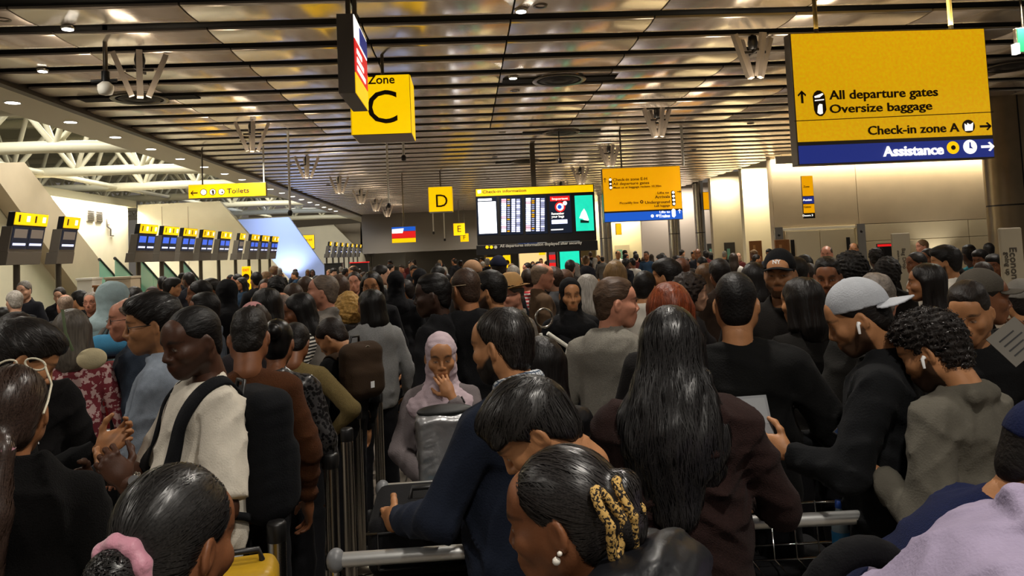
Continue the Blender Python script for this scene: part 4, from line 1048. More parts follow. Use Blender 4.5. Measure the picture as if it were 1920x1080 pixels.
def gear(kind, res=.005):
    """caps, hats, headscarves and raised hoods in head space"""
    if (kind, res) in GEAR: return GEAR[kind, res]
    if kind == 'cap':
        g = Grid((-.12, -.14, .08), (.12, .20, .29), res)
        g.ell((0, -.012, .152), (.086, .108, .105), 0); g.field(lambda f, X, Y, Z: np.maximum(f, -(Z-.145-.12*Y)*.95))
        g.field(lambda f, X, Y, Z: f+.0012*np.clip(1-np.abs(X)/.004, 0, 1))
        g2 = Grid((-.12, .02, .08), (.12, .20, .22), res*.7)
        g2.ell((0, .085, .158), (.08, .095, .05), 0); g2.field(lambda f, X, Y, Z: np.maximum(np.maximum(np.abs(Z-(.162-.9*X*X*4+.0*Y))-.0035, (np.sqrt((X/.078)**2+((Y-.075)/.10)**2)-1)*.075), .05-Y))
        V, F = g.mesh(); V2, F2 = g2.mesh(); r = [('crown', V, F), ('brim', V2, F2)]
    elif kind == 'beanie':
        g = Grid((-.12, -.14, .06), (.12, .13, .29), res); g.ell((0, -.012, .155), (.088, .11, .105), 0); g.field(lambda f, X, Y, Z: np.maximum(f, -(Z-.13-.15*Y)*.95)); V, F = g.mesh(); r = [('crown', V, F)]
    elif kind == 'fedora':
        g = Grid((-.19, -.20, .10), (.19, .20, .31), res); g.ell((0, -.008, .19), (.084, .103, .105), 0); g.field(lambda f, X, Y, Z: np.maximum(f, .165-Z)); g.ell((0, -.01, .31), (.03, .09, .025), .02, 's')
        g2 = Grid((-.19, -.20, .10), (.19, .20, .25), res*.7); g2.field(lambda f, X, Y, Z: np.maximum(np.abs(Z-.168-1.1*X*X+.25*np.abs(Y)*Y)-.004, (np.sqrt((X/.135)**2+((Y+.008)/.155)**2)-1)*.13))
        g3 = Grid((-.12, -.14, .14), (.12, .14, .23), res); g3.ell((0, -.008, .19), (.087, .106, .108), 0); g3.field(lambda f, X, Y, Z: np.maximum(np.maximum(f, .168-Z), Z-.195))
        r = [('crown', *g.mesh()), ('brim', *g2.mesh()), ('hat_band', *g3.mesh())]
    elif kind in ('hijab', 'hood'):
        g = Grid((-.24, -.20, -.30), (.24, .21, .29), res)
        t = .009 if kind == 'hijab' else .022
        g.ell((0, -.012, .15), (.0745+t, .098+t, .09+t), 0); g.ell((0, .008, .07), (.070+t*.4, .080, .085), .03); g.cap((0, -.02, .03), (0, -.02, -.08), .076, .10, .05)
        if kind == 'hijab':
            g.ell((0, .02, -.14), (.20, .14, .10), .06); g.cap((.03, .10, -.05), (-.02, .14, -.26), .05, .06, .04, flat=((0, 1, 0), .6))
            g.ell((0, .115, .095), (.056, .075, .082), .014, 's')
        else:
            g.ell((0, -.03, -.08), (.15, .12, .07), .05); g.ell((0, .12, .10), (.062, .10, .09), .014, 's')
        g.field(lambda f, X, Y, Z: f-.005*np.abs(snoise(X, Y, Z*1.6, 60, 3))-.003*snoise(X*.5, Y, Z*2, 110, 9))
        r = [('cloth', *g.mesh())]
    out = []
    for nm, V, F in r: out.append((nm, fast_mesh(kind+'_'+nm, V, F)))
    GEAR[kind, res] = out; return out

def strands(me, flow, n, seg=7, step=.014, wd=.0010, lift=.0012, keep=None, seed=1, out=None):
    """thin hair ribbons traced over a hair mesh along a flow field (head space)"""
    rs = np.random.RandomState(seed); bvh = BVHTree.FromPolygons([v.co for v in me.vertices], [p.vertices for p in me.polygons])
    nv = len(me.vertices); V = []; F = []; made = 0; tries = 0
    while made < n and tries < n*6:
        tries += 1
        p = me.vertices[rs.randint(nv)].co.copy()
        if keep and not keep(p): continue
        path = []; lf = lift*rs.uniform(.9, 2.4); jit = Vector(rs.normal(size=3)*.18)
        for i in range(seg):
            loc, nor, ix, ds = bvh.find_nearest(p)
            if loc is None: break
            d = Vector(flow(loc)).normalized()+jit; d = (d-nor*d.dot(nor))
            if d.length < 1e-4: break
            d.normalize(); path.append((loc+nor*(lf*math.sin(PI*(i+.3)/(seg-.4))), nor, d)); p = loc+d*step
        if len(path) < 3: continue
        b = len(V); m = len(path)
        for i, (q, nr, d) in enumerate(path):
            s_ = d.cross(nr)*wd*(1 if 0 < i < m-1 else .25); V += [q+s_, q-s_]
        F += [(b+2*i, b+2*i+1, b+2*i+3, b+2*i+2) for i in range(m-1)]; made += 1
    return np.array([tuple(v) for v in V], f32), np.array(F, np.int32)

# ------------------------------------------------------------------ body
ARMS = dict(down=((.245, -.03, 1.12), (.255, .05, .87)), fwd=((.25, .06, 1.13), (.2, .33, 1.06)), phone=((.25, .04, 1.12), (.09, .30, 1.20)), cross=((.25, .03, 1.13), (.02, .20, 1.14)),
            face=((.20, .17, 1.17), (.04, .155, 1.40)), hip=((.36, -.07, 1.17), (.2, .05, .98)), strap=((.24, -.02, 1.14), (.13, .17, 1.31)), low=((.24, .02, 1.11), (.14, .25, .98)))
def xf(p, s, L, g=1):
    """standard-body point -> scaled, leaning body"""
    x, y, z = p; z0 = .95
    if z > z0 and L:
        c, sn = math.cos(L), math.sin(L); dy, dz = y, z-z0; y, z = dy*c+dz*sn, z0+dz*c-dy*sn
    return np.array((x*s, y*s, z*s))
def arm_pts(sp, s, L, side, gi=1.0):
    e, w_ = ARMS[sp] if isinstance(sp, str) else sp[:2]
    q = gi**.75; sh = xf((side*.158*q, -.02, 1.392), s, L)
    return sh, xf((side*e[0]*q, e[1], e[2]), s, L), xf((side*w_[0]*q, w_[1], w_[2]), s, L)
def torso(g, s, L, gi, inf, k=.05, fem=False, belly=0, neck=True):
    P = lambda x, y, z: xf((x, y, z), s, L)
    fl = ((0, math.cos(L), -math.sin(L)), .72)
    g.cap(P(-.10*gi**.7, -.02, 1.365), P(.10*gi**.7, -.02, 1.365), .064*s*gi**.5+inf, None, k)
    g.cap(P(0, -.01, 1.30), P(0, -.005, 1.12), .142*s*gi+inf, .134*s*gi+inf*1.1, k, flat=fl)
    g.cap(P(0, -.005, 1.10), P(0, -.01, .95), .138*s*gi+inf*1.1, .155*s*gi+inf*1.1, k, flat=fl)
    if fem:
        for x in (-1, 1): g.ell(P(x*.075, .085, 1.27), np.array((.07, .06, .065))*s, .05)
    if belly: g.ell(P(0, .06, 1.10), np.array((.14, .11, .15))*s*(1+belly*.3), .06)
    if neck:
        for x in (-1, 1): g.cap(P(x*.036, -.035, 1.448), P(x*.135*gi**.7, -.025, 1.398), .030*s+inf*.8, .046*s+inf*.8, .035)
def foldfield(g, s, sh_el_wr, amp, seed, hem=None):
    def fn(f, X, Y, Z):
        rs = np.random.RandomState(seed); w1 = .35*snoise(X, Y, Z, 14, seed+1, 4); w2 = .5*snoise(X, Y, Z, 24, seed+2, 4); o = 0
        for i in range(4):
            k = rs.normal(size=3)*(.8, .8, 1.1); k = k/np.linalg.norm(k)*rs.uniform(38, 75); ph = rs.uniform(0, 6.28)
            r_ = 1-np.abs(np.sin(.5*(k[0]*X+k[1]*Y+k[2]*Z)+ph+4*w1+2*w2)); m_ = np.clip(.35+snoise(X, Y, Z, 11, seed+20+i, 3), 0, 1)
            o = o+r_*r_*m_
        d = f-amp*(1.5*o-.7)-amp*.5*w1
        if hem is not None: d = np.maximum(d, hem-Z)
        return d
    g.field(fn)
LEGS = {}
def legs_meshes(res=.02):
    if 'x' in LEGS: return LEGS['x']
    g = Grid((-.3, -.2, .04), (.3, .25, 1.06), res)
    for x in (-1, 1): g.cap((x*.08, -.01, .86), (x*.10, .01, .50), .082, .066, .03); g.cap((x*.10, .01, .50), (x*.105, -.02, .07), .066, .054, .03, cut=True)
    g.cap((-.055, -.01, .90), (.055, -.01, .90), .088, None, .04, flat=((0, 1, 0), .85)); foldfield(g, 1, None, .004, 4, .06)
    t = fast_mesh('trousers', *g.mesh()); t.materials.append(m_cloth)
    sh = []
    for x in (-1, 1):
        g = Grid((x*.105-.08, -.13, -.005), (x*.105+.08, .22, .13), .012); g.ell((x*.105, .04, .035), (.048, .13, .045), 0); g.ell((x*.105, -.03, .07), (.046, .06, .05), .03); g.field(lambda f, X, Y, Z: np.maximum(f, -Z))
        m_ = fast_mesh('shoe', *g.mesh()); m_.materials.append(m_shell); sh.append(m_)
    LEGS['x'] = (t, sh); return LEGS['x']
BODYT = {}
def body_arrays(s, L, gi, arms, res, fem, sleeves, hneck, hs):
    """skin surface below the head; a slimmed trunk under the clothes, bare where sleeves are short"""
    g = Grid(np.array((-.42, -.45-.0, .03))*s, np.array((.42, .62, 1.56))*s, res)
    torso(g, s, L, gi*.86, -.014, .05, False, 0)
    P = lambda *p: xf(p, s, L)
    nk = (.048 if fem else .056)*hs; g.cap(P(0, -.045, 1.40), hneck, .060*s, nk, .04)
    for x in (-1, 1):
        g.cap((x*.09*s, -.01*s, .92*s), (x*.10*s, .01*s, .5*s), .075*s, .05*s, .03); g.cap((x*.10*s, .01*s, .5*s), (x*.105*s, -.02*s, .06*s), .05*s, .035*s, .03)
    th = .86 if fem else 1
    for side, sp in ((-1, arms[0]), (1, arms[1])):
        sh, e, w_ = arm_pts(sp, s, L, side, gi); q = .9 if sleeves == 'long' else 1.02
        g.cap(sh, e, .046*s*q*th, .037*s*q*th, .03); g.cap(e, e+(w_-e)*.3, .037*s*q*th, .039*s*q*th, .03); g.cap(e+(w_-e)*.3, w_, .039*s*q*th, .025*s*th, .03, flat=None)
    return g.mesh()
def hand_arrays(sp, s, L, side, fem, gi=1.0):
    sh, e, w_ = arm_pts(sp, s, L, side, gi)
    kw = sp[2] if not isinstance(sp, str) and len(sp) > 2 else {}
    pal = kw.get('palm'); hd = kw.get('dir')
    V, F = hand(kw.get('curl', .38), kw.get('thumb', .4), kw.get('spread', .06), kw.get('res', .0042))
    V = V*s*(.92 if fem else 1.0)
    d = np.array(hd, float) if hd is not None else (w_-e); d = d/np.linalg.norm(d)
    n = np.array(pal, float) if pal is not None else np.array((-side, 0, -.15)); n = n-d*(n@d)
    n = n/max(np.linalg.norm(n), 1e-6)
    z = -n; x = np.cross(d, z)                     # palm faces -z
    hx = side*kw.get('flip', 1)
    flip = np.dot(x, x) > 0 and False
    V2 = V.copy()
    # thumb side: choose mirror so that the thumb points up/forward unless told otherwise
    th = np.array(kw.get('thumbdir', (0, .5, 1.0))); mir = 1 if x@th > 0 else -1
    V2[:, 0] *= mir
    W = V2[:, :1]*x[None]+V2[:, 1:2]*d[None]+V2[:, 2:3]*z[None]+w_[None]
    F2 = F if mir > 0 else F[:, ::-1]
    return W.astype(f32), F2
def join(parts):
    """parts: (V,F,mask or None)"""
    Vs = []; Fs = []; Ms = []; b = 0
    for V, F, m in parts:
        Vs.append(V); Fs.append(F+b); b += len(V); Ms.append(m if m is not None else np.zeros((len(V), 4), f32))
    return np.concatenate(Vs), np.concatenate(Fs), np.concatenate(Ms)
def body_mesh(name, parts):
    V, F, Mk = join(parts); me = fast_mesh(name, V, F); a = me.attributes.new('mask', 'FLOAT_COLOR', 'POINT'); a.data.foreach_set('color', Mk.ravel()); me.materials.append(m_skin); return me
def head_frame(s, L, hy, hp, hr, hs):
    """4x4 of head space in body space"""
    piv = np.array((0, -.028, -.02)); nb = xf((0, -.035, 1.495), s, L)
    R = rotm(hy, hp + math.degrees(L)*.7, hr)
    T = nb - R@(piv*hs)+np.array((0, 0, 0))
    Mx = Matrix.Identity(4)
    for i in range(3):
        for j in range(3): Mx[i][j] = float(R[i, j])*hs
        Mx[i][3] = float(T[i])
    return Mx
def apply(Mx, V):
    A = np.array(Mx); return (V@A[:3, :3].T+A[:3, 3]).astype(f32)
def garment(s, L, gi, arms, kind, res, fem, seed, o):
    """upper garment: tee / sweater / hoodie / jacket / coat / puffer / shirt"""
    inf = dict(tee=.010, sweater=.016, hoodie=.022, jacket=.022, coat=.028, puffer=.034, shirt=.012, vest=.026, abaya=.03)[kind]
    hem = dict(tee=.88, sweater=.87, hoodie=.84, jacket=.83, coat=.60, puffer=.80, shirt=.86, vest=.84, abaya=.12)[kind]*s
    g = Grid(np.array((-.50, -.42, hem/s-.02))*s, np.array((.50, .62, 1.60))*s, res)
    torso(g, s, L, gi, inf, .05, fem, o.get('belly', 0))
    P = lambda *p: xf(p, s, L)
    if kind in ('coat', 'abaya'): g.cap(P(0, -.01, .95), (0, -.01*s, hem), .16*s*gi+inf, .19*s*gi+inf, .05, flat=((0, 1, 0), .78))
    for side, sp in ((-1, arms[0]), (1, arms[1])):
        sh, e, w_ = arm_pts(sp, s, L, side, gi); q = (.86 if fem else 1)
        if kind == 'vest': continue
        if o.get('sleeve', 'long') == 'short' or kind == 'tee' and o.get('sleeve') != 'long':
            en = sh+(e-sh)*o.get('slen', .72); g.cap(sh, en, .054*s*q*gi**.5+inf, .056*s*q*gi**.5+inf*1.6, .014, cut=True)
        else:
            g.cap(sh, e, .049*s*q*gi**.5+inf, .041*s*q*gi**.4+inf, .016); g.cap(e, e+(w_-e)*.95, .041*s*q+inf, .028*s*q+inf*.7, .02, cut=True)
    if kind == 'hoodie' and o.get('hood', True):
        g.cap(P(-.07, -.06, 1.468), P(.07, -.06, 1.468), .042*s, None, .04); g.ell(P(0, -.10, 1.39), np.array((.125, .06, .10))*s, .045)
        for x in (-1, 1): g.cap(P(x*.082, -.05, 1.468), P(x*.045, .055, 1.43), .032*s, .018*s, .04)
    if kind in ('jacket', 'coat', 'puffer', 'shirt'):
        cr = .068*s if not fem else .062*s; zc_ = 1.485 if kind != 'shirt' else 1.478
        for i in range(14):
            a0 = 2*PI*i/14; a1 = 2*PI*(i+1)/14
            if kind != 'puffer' and math.sin((a0+a1)/2) > .9: continue
            g.cap(P(math.cos(a0)*.068, -.035+math.sin(a0)*.066, zc_-.012*math.sin(a0)), P(math.cos(a1)*.068, -.035+math.sin(a1)*.066, zc_-.012*math.sin(a1)), (.018 if kind != 'puffer' else .026)*s, None, .02)
    if kind == 'coat': # turned-down collar flap over the shoulders
        for x in (-1, 1): g.cap(P(x*.05, -.09, 1.475), P(x*.105, .03, 1.43), .032*s, .026*s, .012)
        g.cap(P(-.06, -.095, 1.475), P(.06, -.095, 1.475), .036*s, None, .012)
    if o.get('open'):
        g.cap(P(0, .22, 1.46), P(0, .24, .9), .035*s, .06*s, .01, 's')
    g.cap(P(0, -.047, 1.38), P(0, -.042, 1.452), .062*s+inf*.5, .058*s+inf*.45, .03)
    g.cap(P(0, -.008, 1.482), P(0, .0, 1.64), .050*s, .085*s, .010, 's')
    amp = o.get('fold', dict(tee=.007, sweater=.007, hoodie=.010, jacket=.009, coat=.009, puffer=.005, shirt=.008, vest=.006, abaya=.01)[kind])*s
    if kind == 'puffer':
        g.cap(P(-.10, -.10, 1.46), P(.10, -.10, 1.46), .062*s, None, .03); g.ell(P(0, -.15, 1.42), np.array((.15, .07, .10))*s, .03)
        for x in (-1, 1): g.cap(P(x*.10, -.09, 1.47), P(x*.06, .06, 1.43), .05*s, .03*s, .03)
        g.field(lambda f, X, Y, Z: f-.016*np.abs(np.sin((Z+.25*np.abs(X)+.35*Y)*46))**.6+.010)
    hz = hem
    foldfield(g, s, None, amp, seed, hz)
    if kind in ('hoodie', 'sweater') and o.get('rib', True):   # ribbed hem band pulls in
        g.field(lambda f, X, Y, Z: f+.012*np.clip(1-np.abs(Z-hem-.07*s)/.018, 0, 1))
    return g.mesh()
PEOPLE = []
def head_top(s, L, hy, hp, hr, hs):
    Mx = head_frame(s, L, hy, hp, hr, hs); return np.array(Mx@Vector((0, -.012, .2365)))
def person(label, px, py, d, yaw, hair_=('short', '#17110d'), skin='tan', top=('sweater', '#222222'), arms=('down', 'down'), hy=0, hp=5, hr=0, lean=0, fem=False, girth=1.0, beard=0,
           trousers='#17171a', gear_=None, group=None, res=None, hres=None, glasses=None, topmat=None, o=None, strand=None, seed=None, name='person', cat='person', hscale=1.0, px_is='top', fixH=None, raised=0, near_yaw=True):
    o = o or {}; seed = seed if seed is not None else len(PEOPLE)*7+3
    L = math.radians(lean); target = atY(px, py, d); yaw = yaw+math.degrees(math.atan2(-target.x, target.y)) if near_yaw else yaw
    s = 1.0
    hs = 1.0
    for _ in range(4):
        hs = hscale*(.55+.45*s)*(.97 if fem else 1.0)
        t = head_top(s, L, hy, hp, hr, hs)
        s *= (target.z-raised)/t[2] if not fixH else fixH/1.75/s
    t = head_top(s, L, hy, hp, hr, hs); a = math.radians(yaw)
    wx = t[0]*math.cos(a)-t[1]*math.sin(a); wy = t[0]*math.sin(a)+t[1]*math.cos(a)
    near = d < 5.2
    res = res or (.011 if d < 2.7 else .014 if d < 3.6 else .018 if near else .024 if d < 8 else .030)
    hres = hres or (.0042 if d < 2.7 else .006 if d < 4 else .0076 if near else .0098 if d < 8 else .013)
    hV, hF, hM = head(hres, fem); Mx = head_frame(s, L, hy, hp, hr, hs)
    sleeves = 'short' if (top[0] == 'tee' and o.get('sleeve') != 'long') or o.get('sleeve') == 'short' else 'long'
    key = None if near else (fem, round(girth, 1), arms, hy, hp, hr, lean, top[0], sleeves, hres)
    if key is not None and key in BODYT:
        me, s0, Mx0, gme = BODYT[key]
    else:
        parts = [(apply(Mx, hV), hF, hM), (*body_arrays(s, L, girth, arms, max(res, .015 if sleeves == 'short' else .017 if d < 2.2 else .021), fem, sleeves, np.array(Mx@Vector((0, -.030, .0))), hs), None)]
        if d < 8.5:
            for side, sp in ((-1, arms[0]), (1, arms[1])): 
                if not near or isinstance(sp, str): sp = (*(ARMS[sp] if isinstance(sp, str) else sp[:2]), dict(res=.008 if not near else .0055))
                parts.append((*hand_arrays(sp, s, L, side, fem, girth), None))
        me = body_mesh('person', parts)
        gme = fast_mesh('garment', *garment(s, L, girth, arms, top[0], res, fem, seed, o))
        s0 = s; Mx0 = Mx
        if key is not None: BODYT[key] = (me, s0, Mx0, gme)
    r = link(name, me); r.location = (target.x-wx, target.y-wy, raised); r.rotation_euler = (0, 0, a); k = s/s0; r.scale = (k, k, k)
    r.color = (*lin(SKIN.get(skin, skin)), 1); r['beard'] = float(beard); tag(r, label, cat, group)
    Mx = Mx0
    gname = dict(tee='t_shirt', sweater='sweater', hoodie='hoodie', jacket='jacket', coat='coat', puffer='puffer_jacket', shirt='shirt', vest='vest', abaya='robe')[top[0]]
    gm = topmat or dict(tee=m_cloth, sweater=m_knit, hoodie=m_knit, jacket=m_cloth, coat=m_cloth, puffer=m_shell, shirt=m_cloth, vest=m_shell, abaya=m_cloth)[top[0]]
    go = link(gname, gme, None, r, color=lin(top[1]))
    if len(gme.materials) == 0: gme.materials.append(gm)
    go.material_slots[0].link = 'OBJECT'; go.material_slots[0].material = gm
    ho = None
    if hair_:
        if gear_ and gear_[0] in ('cap', 'beanie', 'fedora', 'hood') and hair_[0] not in ('bob', 'half', 'long'): hair_ = ('under', hair_[1])
        hm = hair(hair_[0], .0047 if d < 2.7 else .0068 if near else .011, 0)
        ho = link('hair', hm, None, r, color=lin(hair_[1])); ho.matrix_local = Mx
        if strand:
            V, F = strands(hm, **strand); sm = fast_mesh('hair_strands', V, F); sm.materials.append(m_strand)
            so = link('hair_strands', sm, None, ho, color=tuple(min(1, c*2.0+.010) for c in lin(hair_[1]))); so['kind'] = 'stuff'  # strands lighter than the hair: its sheen is put into their colour
    if gear_:
        for nm, gmsh in gear(gear_[0], .0045 if d < 2.7 else .006 if near else .011):
            nmn = dict(cap='cap', beanie='beanie', fedora='hat', hijab='headscarf', hood='hood')[gear_[0]]
            go2 = link(nmn if nm in ('crown', 'cloth') else nm, gmsh, None, r, color=lin(gear_[1] if nm != 'hat_band' else '#1c1712')); go2.matrix_local = Mx @ (Matrix.Rotation(PI, 4, 'Z') if o.get('backwards') else Matrix.Identity(4)); o.get('backwards') and setattr(go2, 'matrix_local', Mx @ Matrix.Translation((0, -.012, .15)) @ Matrix.Rotation(math.radians(16), 4, 'X') @ Matrix.Rotation(PI, 4, 'Z') @ Matrix.Translation((0, .012, -.15)))
            if len(gmsh.materials) == 0: gmsh.materials.append(m_cloth)
            if gear_[0] == 'hood': pass
    if glasses:
        mb = MB()
        for x in (-1, 1):
            mb.tube([(x*.032+.021*math.cos(q)*1.0, .101-abs(x*.032+.021*math.cos(q))*.12, .114+.016*math.sin(q)) for q in np.linspace(0, 2*PI, 17)], .0016, 5, False)
            mb.tube([(x*.053, .094, .118), (x*.076, .06, .119), (x*.080, -.005, .117), (x*.081, -.02, .105)], .0018, 5)
        mb.tube([(-.011, .101, .118), (0, .104, .120), (.011, .101, .118)], .0016, 5)
        q = mb.build('glasses', m_dark if glasses is True else glasses, r); q.matrix_local = Mx
    if (not near) and d > 13 : pass
    else:
        t_, sh_ = legs_meshes(); kk = s0
        to = link('trousers', t_, None, r, color=lin(trousers)); to.scale = (kk*girth**.6, kk*girth**.6, kk)
        for m_ in sh_: q = link('shoe', m_, None, r, color=(.02, .02, .022)); q.scale = (kk, kk, kk)
    r['girth'] = float(girth)
    PEOPLE.append((label, round(1.75*s, 2), d)); r.update_tag()
    return r, Mx, s
def world_of(r, v):
    """body-space point -> world for a person root"""
    a = r.rotation_euler.z; k = r.scale.x; x, y, z = [q*k for q in v]
    return Vector((x*math.cos(a)-y*math.sin(a)+r.location.x, x*math.sin(a)+y*math.cos(a)+r.location.y, z+r.location.z))
# ================================================================== THE CROWD: nearest travellers, one by one
DK = '#0f0c0a'; BLK = '#121214'
fl_slick = lambda T: (lambda p: (T[0]-p.x, T[1]-p.y, T[2]-p.z))
fl_down = lambda p: (p.x*(2.0 if p.z > .13 else .2), -.25 if p.z > .1 else 0, -1)
fl_crown = lambda p: (p.x, p.y+.05, (p.z-.26)*1.2)
fl_fwd = lambda p: (p.x*.6, 1.0, -.5)
P1 = {}
def who(key, *a, **k): P1[key] = person(*a, **k); return P1[key]

# left edge: woman seen from behind with a long brown ponytail and white sunglasses on her head
who('pony', 'woman at left edge from behind, long brown ponytail, pale sunglasses pushed up on head', 22, 688, 2.1, -14, ('pony_low', '#241710'), 'olive', ('hoodie', '#0d0c0c'), fem=True, hp=4, hy=0,
    strand=dict(flow=lambda p: (0, -.6, -1) if p.z < .08 else fl_slick((0, -.10, .06))(p), n=1800, seg=12, step=.016, wd=.0012, lift=.0018))
who('fleece', 'man in black fleece with small white chest emblem looking down, beside the ponytail woman', 72, 611, 2.85, -75, ('thick', '#120d0a'), 'tan', ('jacket', '#0b0b0c'), hp=32, hy=-5, beard=.75,
    arms=((ARMS['low'][0], (.10, .34, 1.22), dict(curl=.55, palm=(.6, .2, .5), dir=(.25, .75, .45))), (ARMS['phone'][0], (.02, .30, 1.16), dict(curl=.5))), strand=dict(flow=fl_fwd, n=300))
who('buzz_left', 'man with shaved brown head from behind at the left edge', 28, 586, 3.3, 12, ('buzz', '#1c120c'), 'brown', ('jacket', '#121010'))
who('white_tee', 'man in white t-shirt wearing a black backpack and steel wristwatch, gesturing', 352, 577, 2.95, 108, ('buzz', '#0c0908'), 'dark', ('tee', '#d2cabb'), hy=12, hp=14, girth=1.22, beard=.5, trousers='#b9c2cc',
    arms=(((.27, .03, 1.09), (.155, .30, 1.215), dict(curl=.95, thumb=.9, palm=(1, .1, .2), dir=(.1, .45, .85))), ((.22, .1, 1.12), (.12, .33, 1.17), dict(curl=.6))), o=dict(belly=.35, slen=.93, fold=.008), strand=None)
who('scrunchie', 'woman in front with sleek black hair, pink scrunchie and hoop earring', 338, 878, 1.30, -42, ('bun_low', '#0a0807'), 'brown', ('jacket', '#0c0c0d'), fem=True, hp=14, hy=0,
    strand=dict(flow=fl_slick((0, -.13, .085)), n=2600, seg=12, step=.014, wd=.0011, lift=.0019))
who('denim', 'man with glasses in a pale blue denim jacket standing behind the white t-shirt man', 287, 555, 3.55, 84, ('thick', '#0f0b09'), 'tan', ('jacket', '#7f8894'), hp=6, glasses=True, topmat=m_denim, beard=.3, strand=dict(flow=fl_fwd, n=350, lift=.0016), arms=('fwd', 'low'))
who('rust', 'man in rust brown sweater seen from behind', 468, 582, 3.5, 8, ('fade', '#15100c'), 'brown', ('sweater', '#4a2b18'), hp=22, hy=-15)
who('sequin', 'woman with black hair in a black sequinned top', 520, 600, 4.0, -10, ('bun', '#0c0a09'), 'brown', ('sweater', '#141414'), fem=True, topmat=m_sequin, hp=12)
who('olive', 'person in olive-tan sweater with one hand on hip', 557, 610, 4.9, -12, ('short', '#120d0b'), 'brown', ('sweater', '#6e5f3c'), arms=('down', 'hip'), hp=30, girth=1.08)
who('brownpack', 'person in black with dark hair bent down, brown canvas backpack on', 606, 604, 5.2, 38, ('short', '#1b120d'), 'tan', ('sweater', '#101011'), hp=38, hy=20)
who('stripes', 'woman with black hair in a black and white striped top', 556, 553, 5.7, 85, ('half', '#0d0a09'), 'brown', ('sweater', '#888888'), fem=True, topmat=m_stripe, hp=14, arms=('cross', 'phone'))
who('greyjacket', 'grey-haired man in a grey jacket facing left', 609, 516, 5.9, 75, ('thin', '#6a5c50'), 'pink', ('jacket', '#77716a'), girth=1.15, hp=-2)
who('blondcurl', 'woman with curly blonde hair seen from behind', 652, 553, 6.3, 8, ('curlyf', '#b08a4a'), 'pale', ('jacket', '#5a5a5c'), fem=True)
who('greyhood', 'woman with black hair in a pale grey hooded jacket', 694, 545, 6.0, 20, ('bob', '#0e0b0a'), 'tan', ('hoodie', '#8a8a8a'), fem=True, hy=25, girth=1.1)
who('vest', 'tall man with cropped hair facing left in a black hooded top', 812, 515, 4.7, 68, ('fade', '#0b0807'), 'deep', ('hoodie', '#151517'), hy=8, girth=1.1)
who('strap', 'bald man with a cord around the back of his head', 871, 503, 4.75, 18, ('buzz', '#3a2a20'), 'olive', ('hoodie', '#101012'), hy=15, girth=1.15)
who('hijab', 'woman in pale lilac headscarf covering her mouth with one hand', 825, 627, 3.9, 178, None, 'tan', ('jacket', '#6a6263'), fem=True, gear_=('hijab', '#b9a6ad'), hp=8, hy=4,
    arms=(((.20, .17, 1.17), (.055, .170, 1.445), dict(curl=.35, palm=(.1, -1, 0), dir=(.45, -.25, .8), thumbdir=(1, 0, 1))), ((.24, .06, 1.13), (.05, .3, .98))), o=dict(open=1))
who('checked', 'bearded man with thinning crown, blue checked collar and navy jacket', 938, 578, 2.6, 48, ('thin', '#130e0b'), 'tan', ('jacket', '#1c2230'), hp=8, hy=6, beard=1.0, girth=1.1, arms=('fwd', 'fwd'), strand=dict(flow=fl_crown, n=700, seg=7, lift=.0016))
who('youth', 'young man with thick black hair and navy sweater bowing his head', 945, 738, 2.0, 78, ('fringe', '#0d0a08'), 'tan', ('sweater', '#141a2a'), hp=38, hy=8, lean=8, beard=.12, arms=('fwd', ((.24, .12, 1.10), (.16, .36, 1.0), dict(curl=.6))),
    strand=dict(flow=lambda p: (p.x*.4, 1, -.55) if p.z > .15 else (0, .3, -1), n=1500, seg=10, step=.014, lift=.002))
who('leopard', 'woman in front with leopard-print hair clip, pearl earrings and black puffer jacket', 1040, 845, 1.42, 66, ('clip', '#0f0b0a'), 'brown', ('puffer', '#121317'), fem=True, hp=-14, hy=4, lean=38,
    strand=dict(flow=fl_slick((0, -.13, .10)), n=2600, seg=12, step=.014, wd=.0011, lift=.0019))
who('blackjacket', 'dark-haired person in a crinkled black jacket behind the checked-collar man', 1012, 636, 3.1, 15, ('bob', '#0f0b0a'), 'tan', ('jacket', '#0e0e10'), fem=True, topmat=m_shell)
who('greyhoodie', 'short-haired man in grey hoodie turning his head to the right', 1148, 523, 3.9, -22, ('fade', '#4a382a'), 'pink', ('hoodie', '#7d7970'), hy=-50, hp=2, girth=1.12)
who('longhair', 'woman with very long wavy black hair in a brown hoodie seen from behind', 1256, 580, 2.4, -6, ('longwave', '#0c0a0a'), 'tan', ('hoodie', '#2b1d1b'), fem=True, hp=6, arms=('fwd', 'fwd'), girth=1.25, o=dict(fold=.010),
    strand=dict(flow=fl_down, n=1800, seg=11, step=.022, wd=.0012, lift=.002))
who('redhead', 'woman with long auburn hair behind the long-haired woman', 1256, 534, 3.3, -14, ('half', '#6a2f14'), 'pale', ('jacket', '#191717'), fem=True, strand=dict(flow=fl_down, n=400, seg=8, step=.02))
who('blacktee', 'broad man in black t-shirt with cropped hair seen from behind', 1377, 511, 3.05, -4, ('buzz', '#0e0b0a'), 'tan', ('tee', '#0d0d0d'), girth=1.25, arms=('down', ((.30, .02, 1.10), (.24, .26, 1.02))), o=dict(slen=.9))
who('greycap', 'man in pale grey cap and black jacket with white earbud, looking down', 1585, 534, 2.75, 82, ('under', '#15100d'), 'tan', ('jacket', '#131416'), gear_=('cap', '#a9acb2'), hp=24, hy=4, beard=.85, girth=1.12, o=dict(backwards=1),
    arms=(((.25, .08, 1.13), (.20, .27, 1.17), dict(curl=.55, palm=(1, -.2, -.1), dir=(.05, .95, .3))), ((.22, .08, 1.13), (.12, .32, 1.12))))
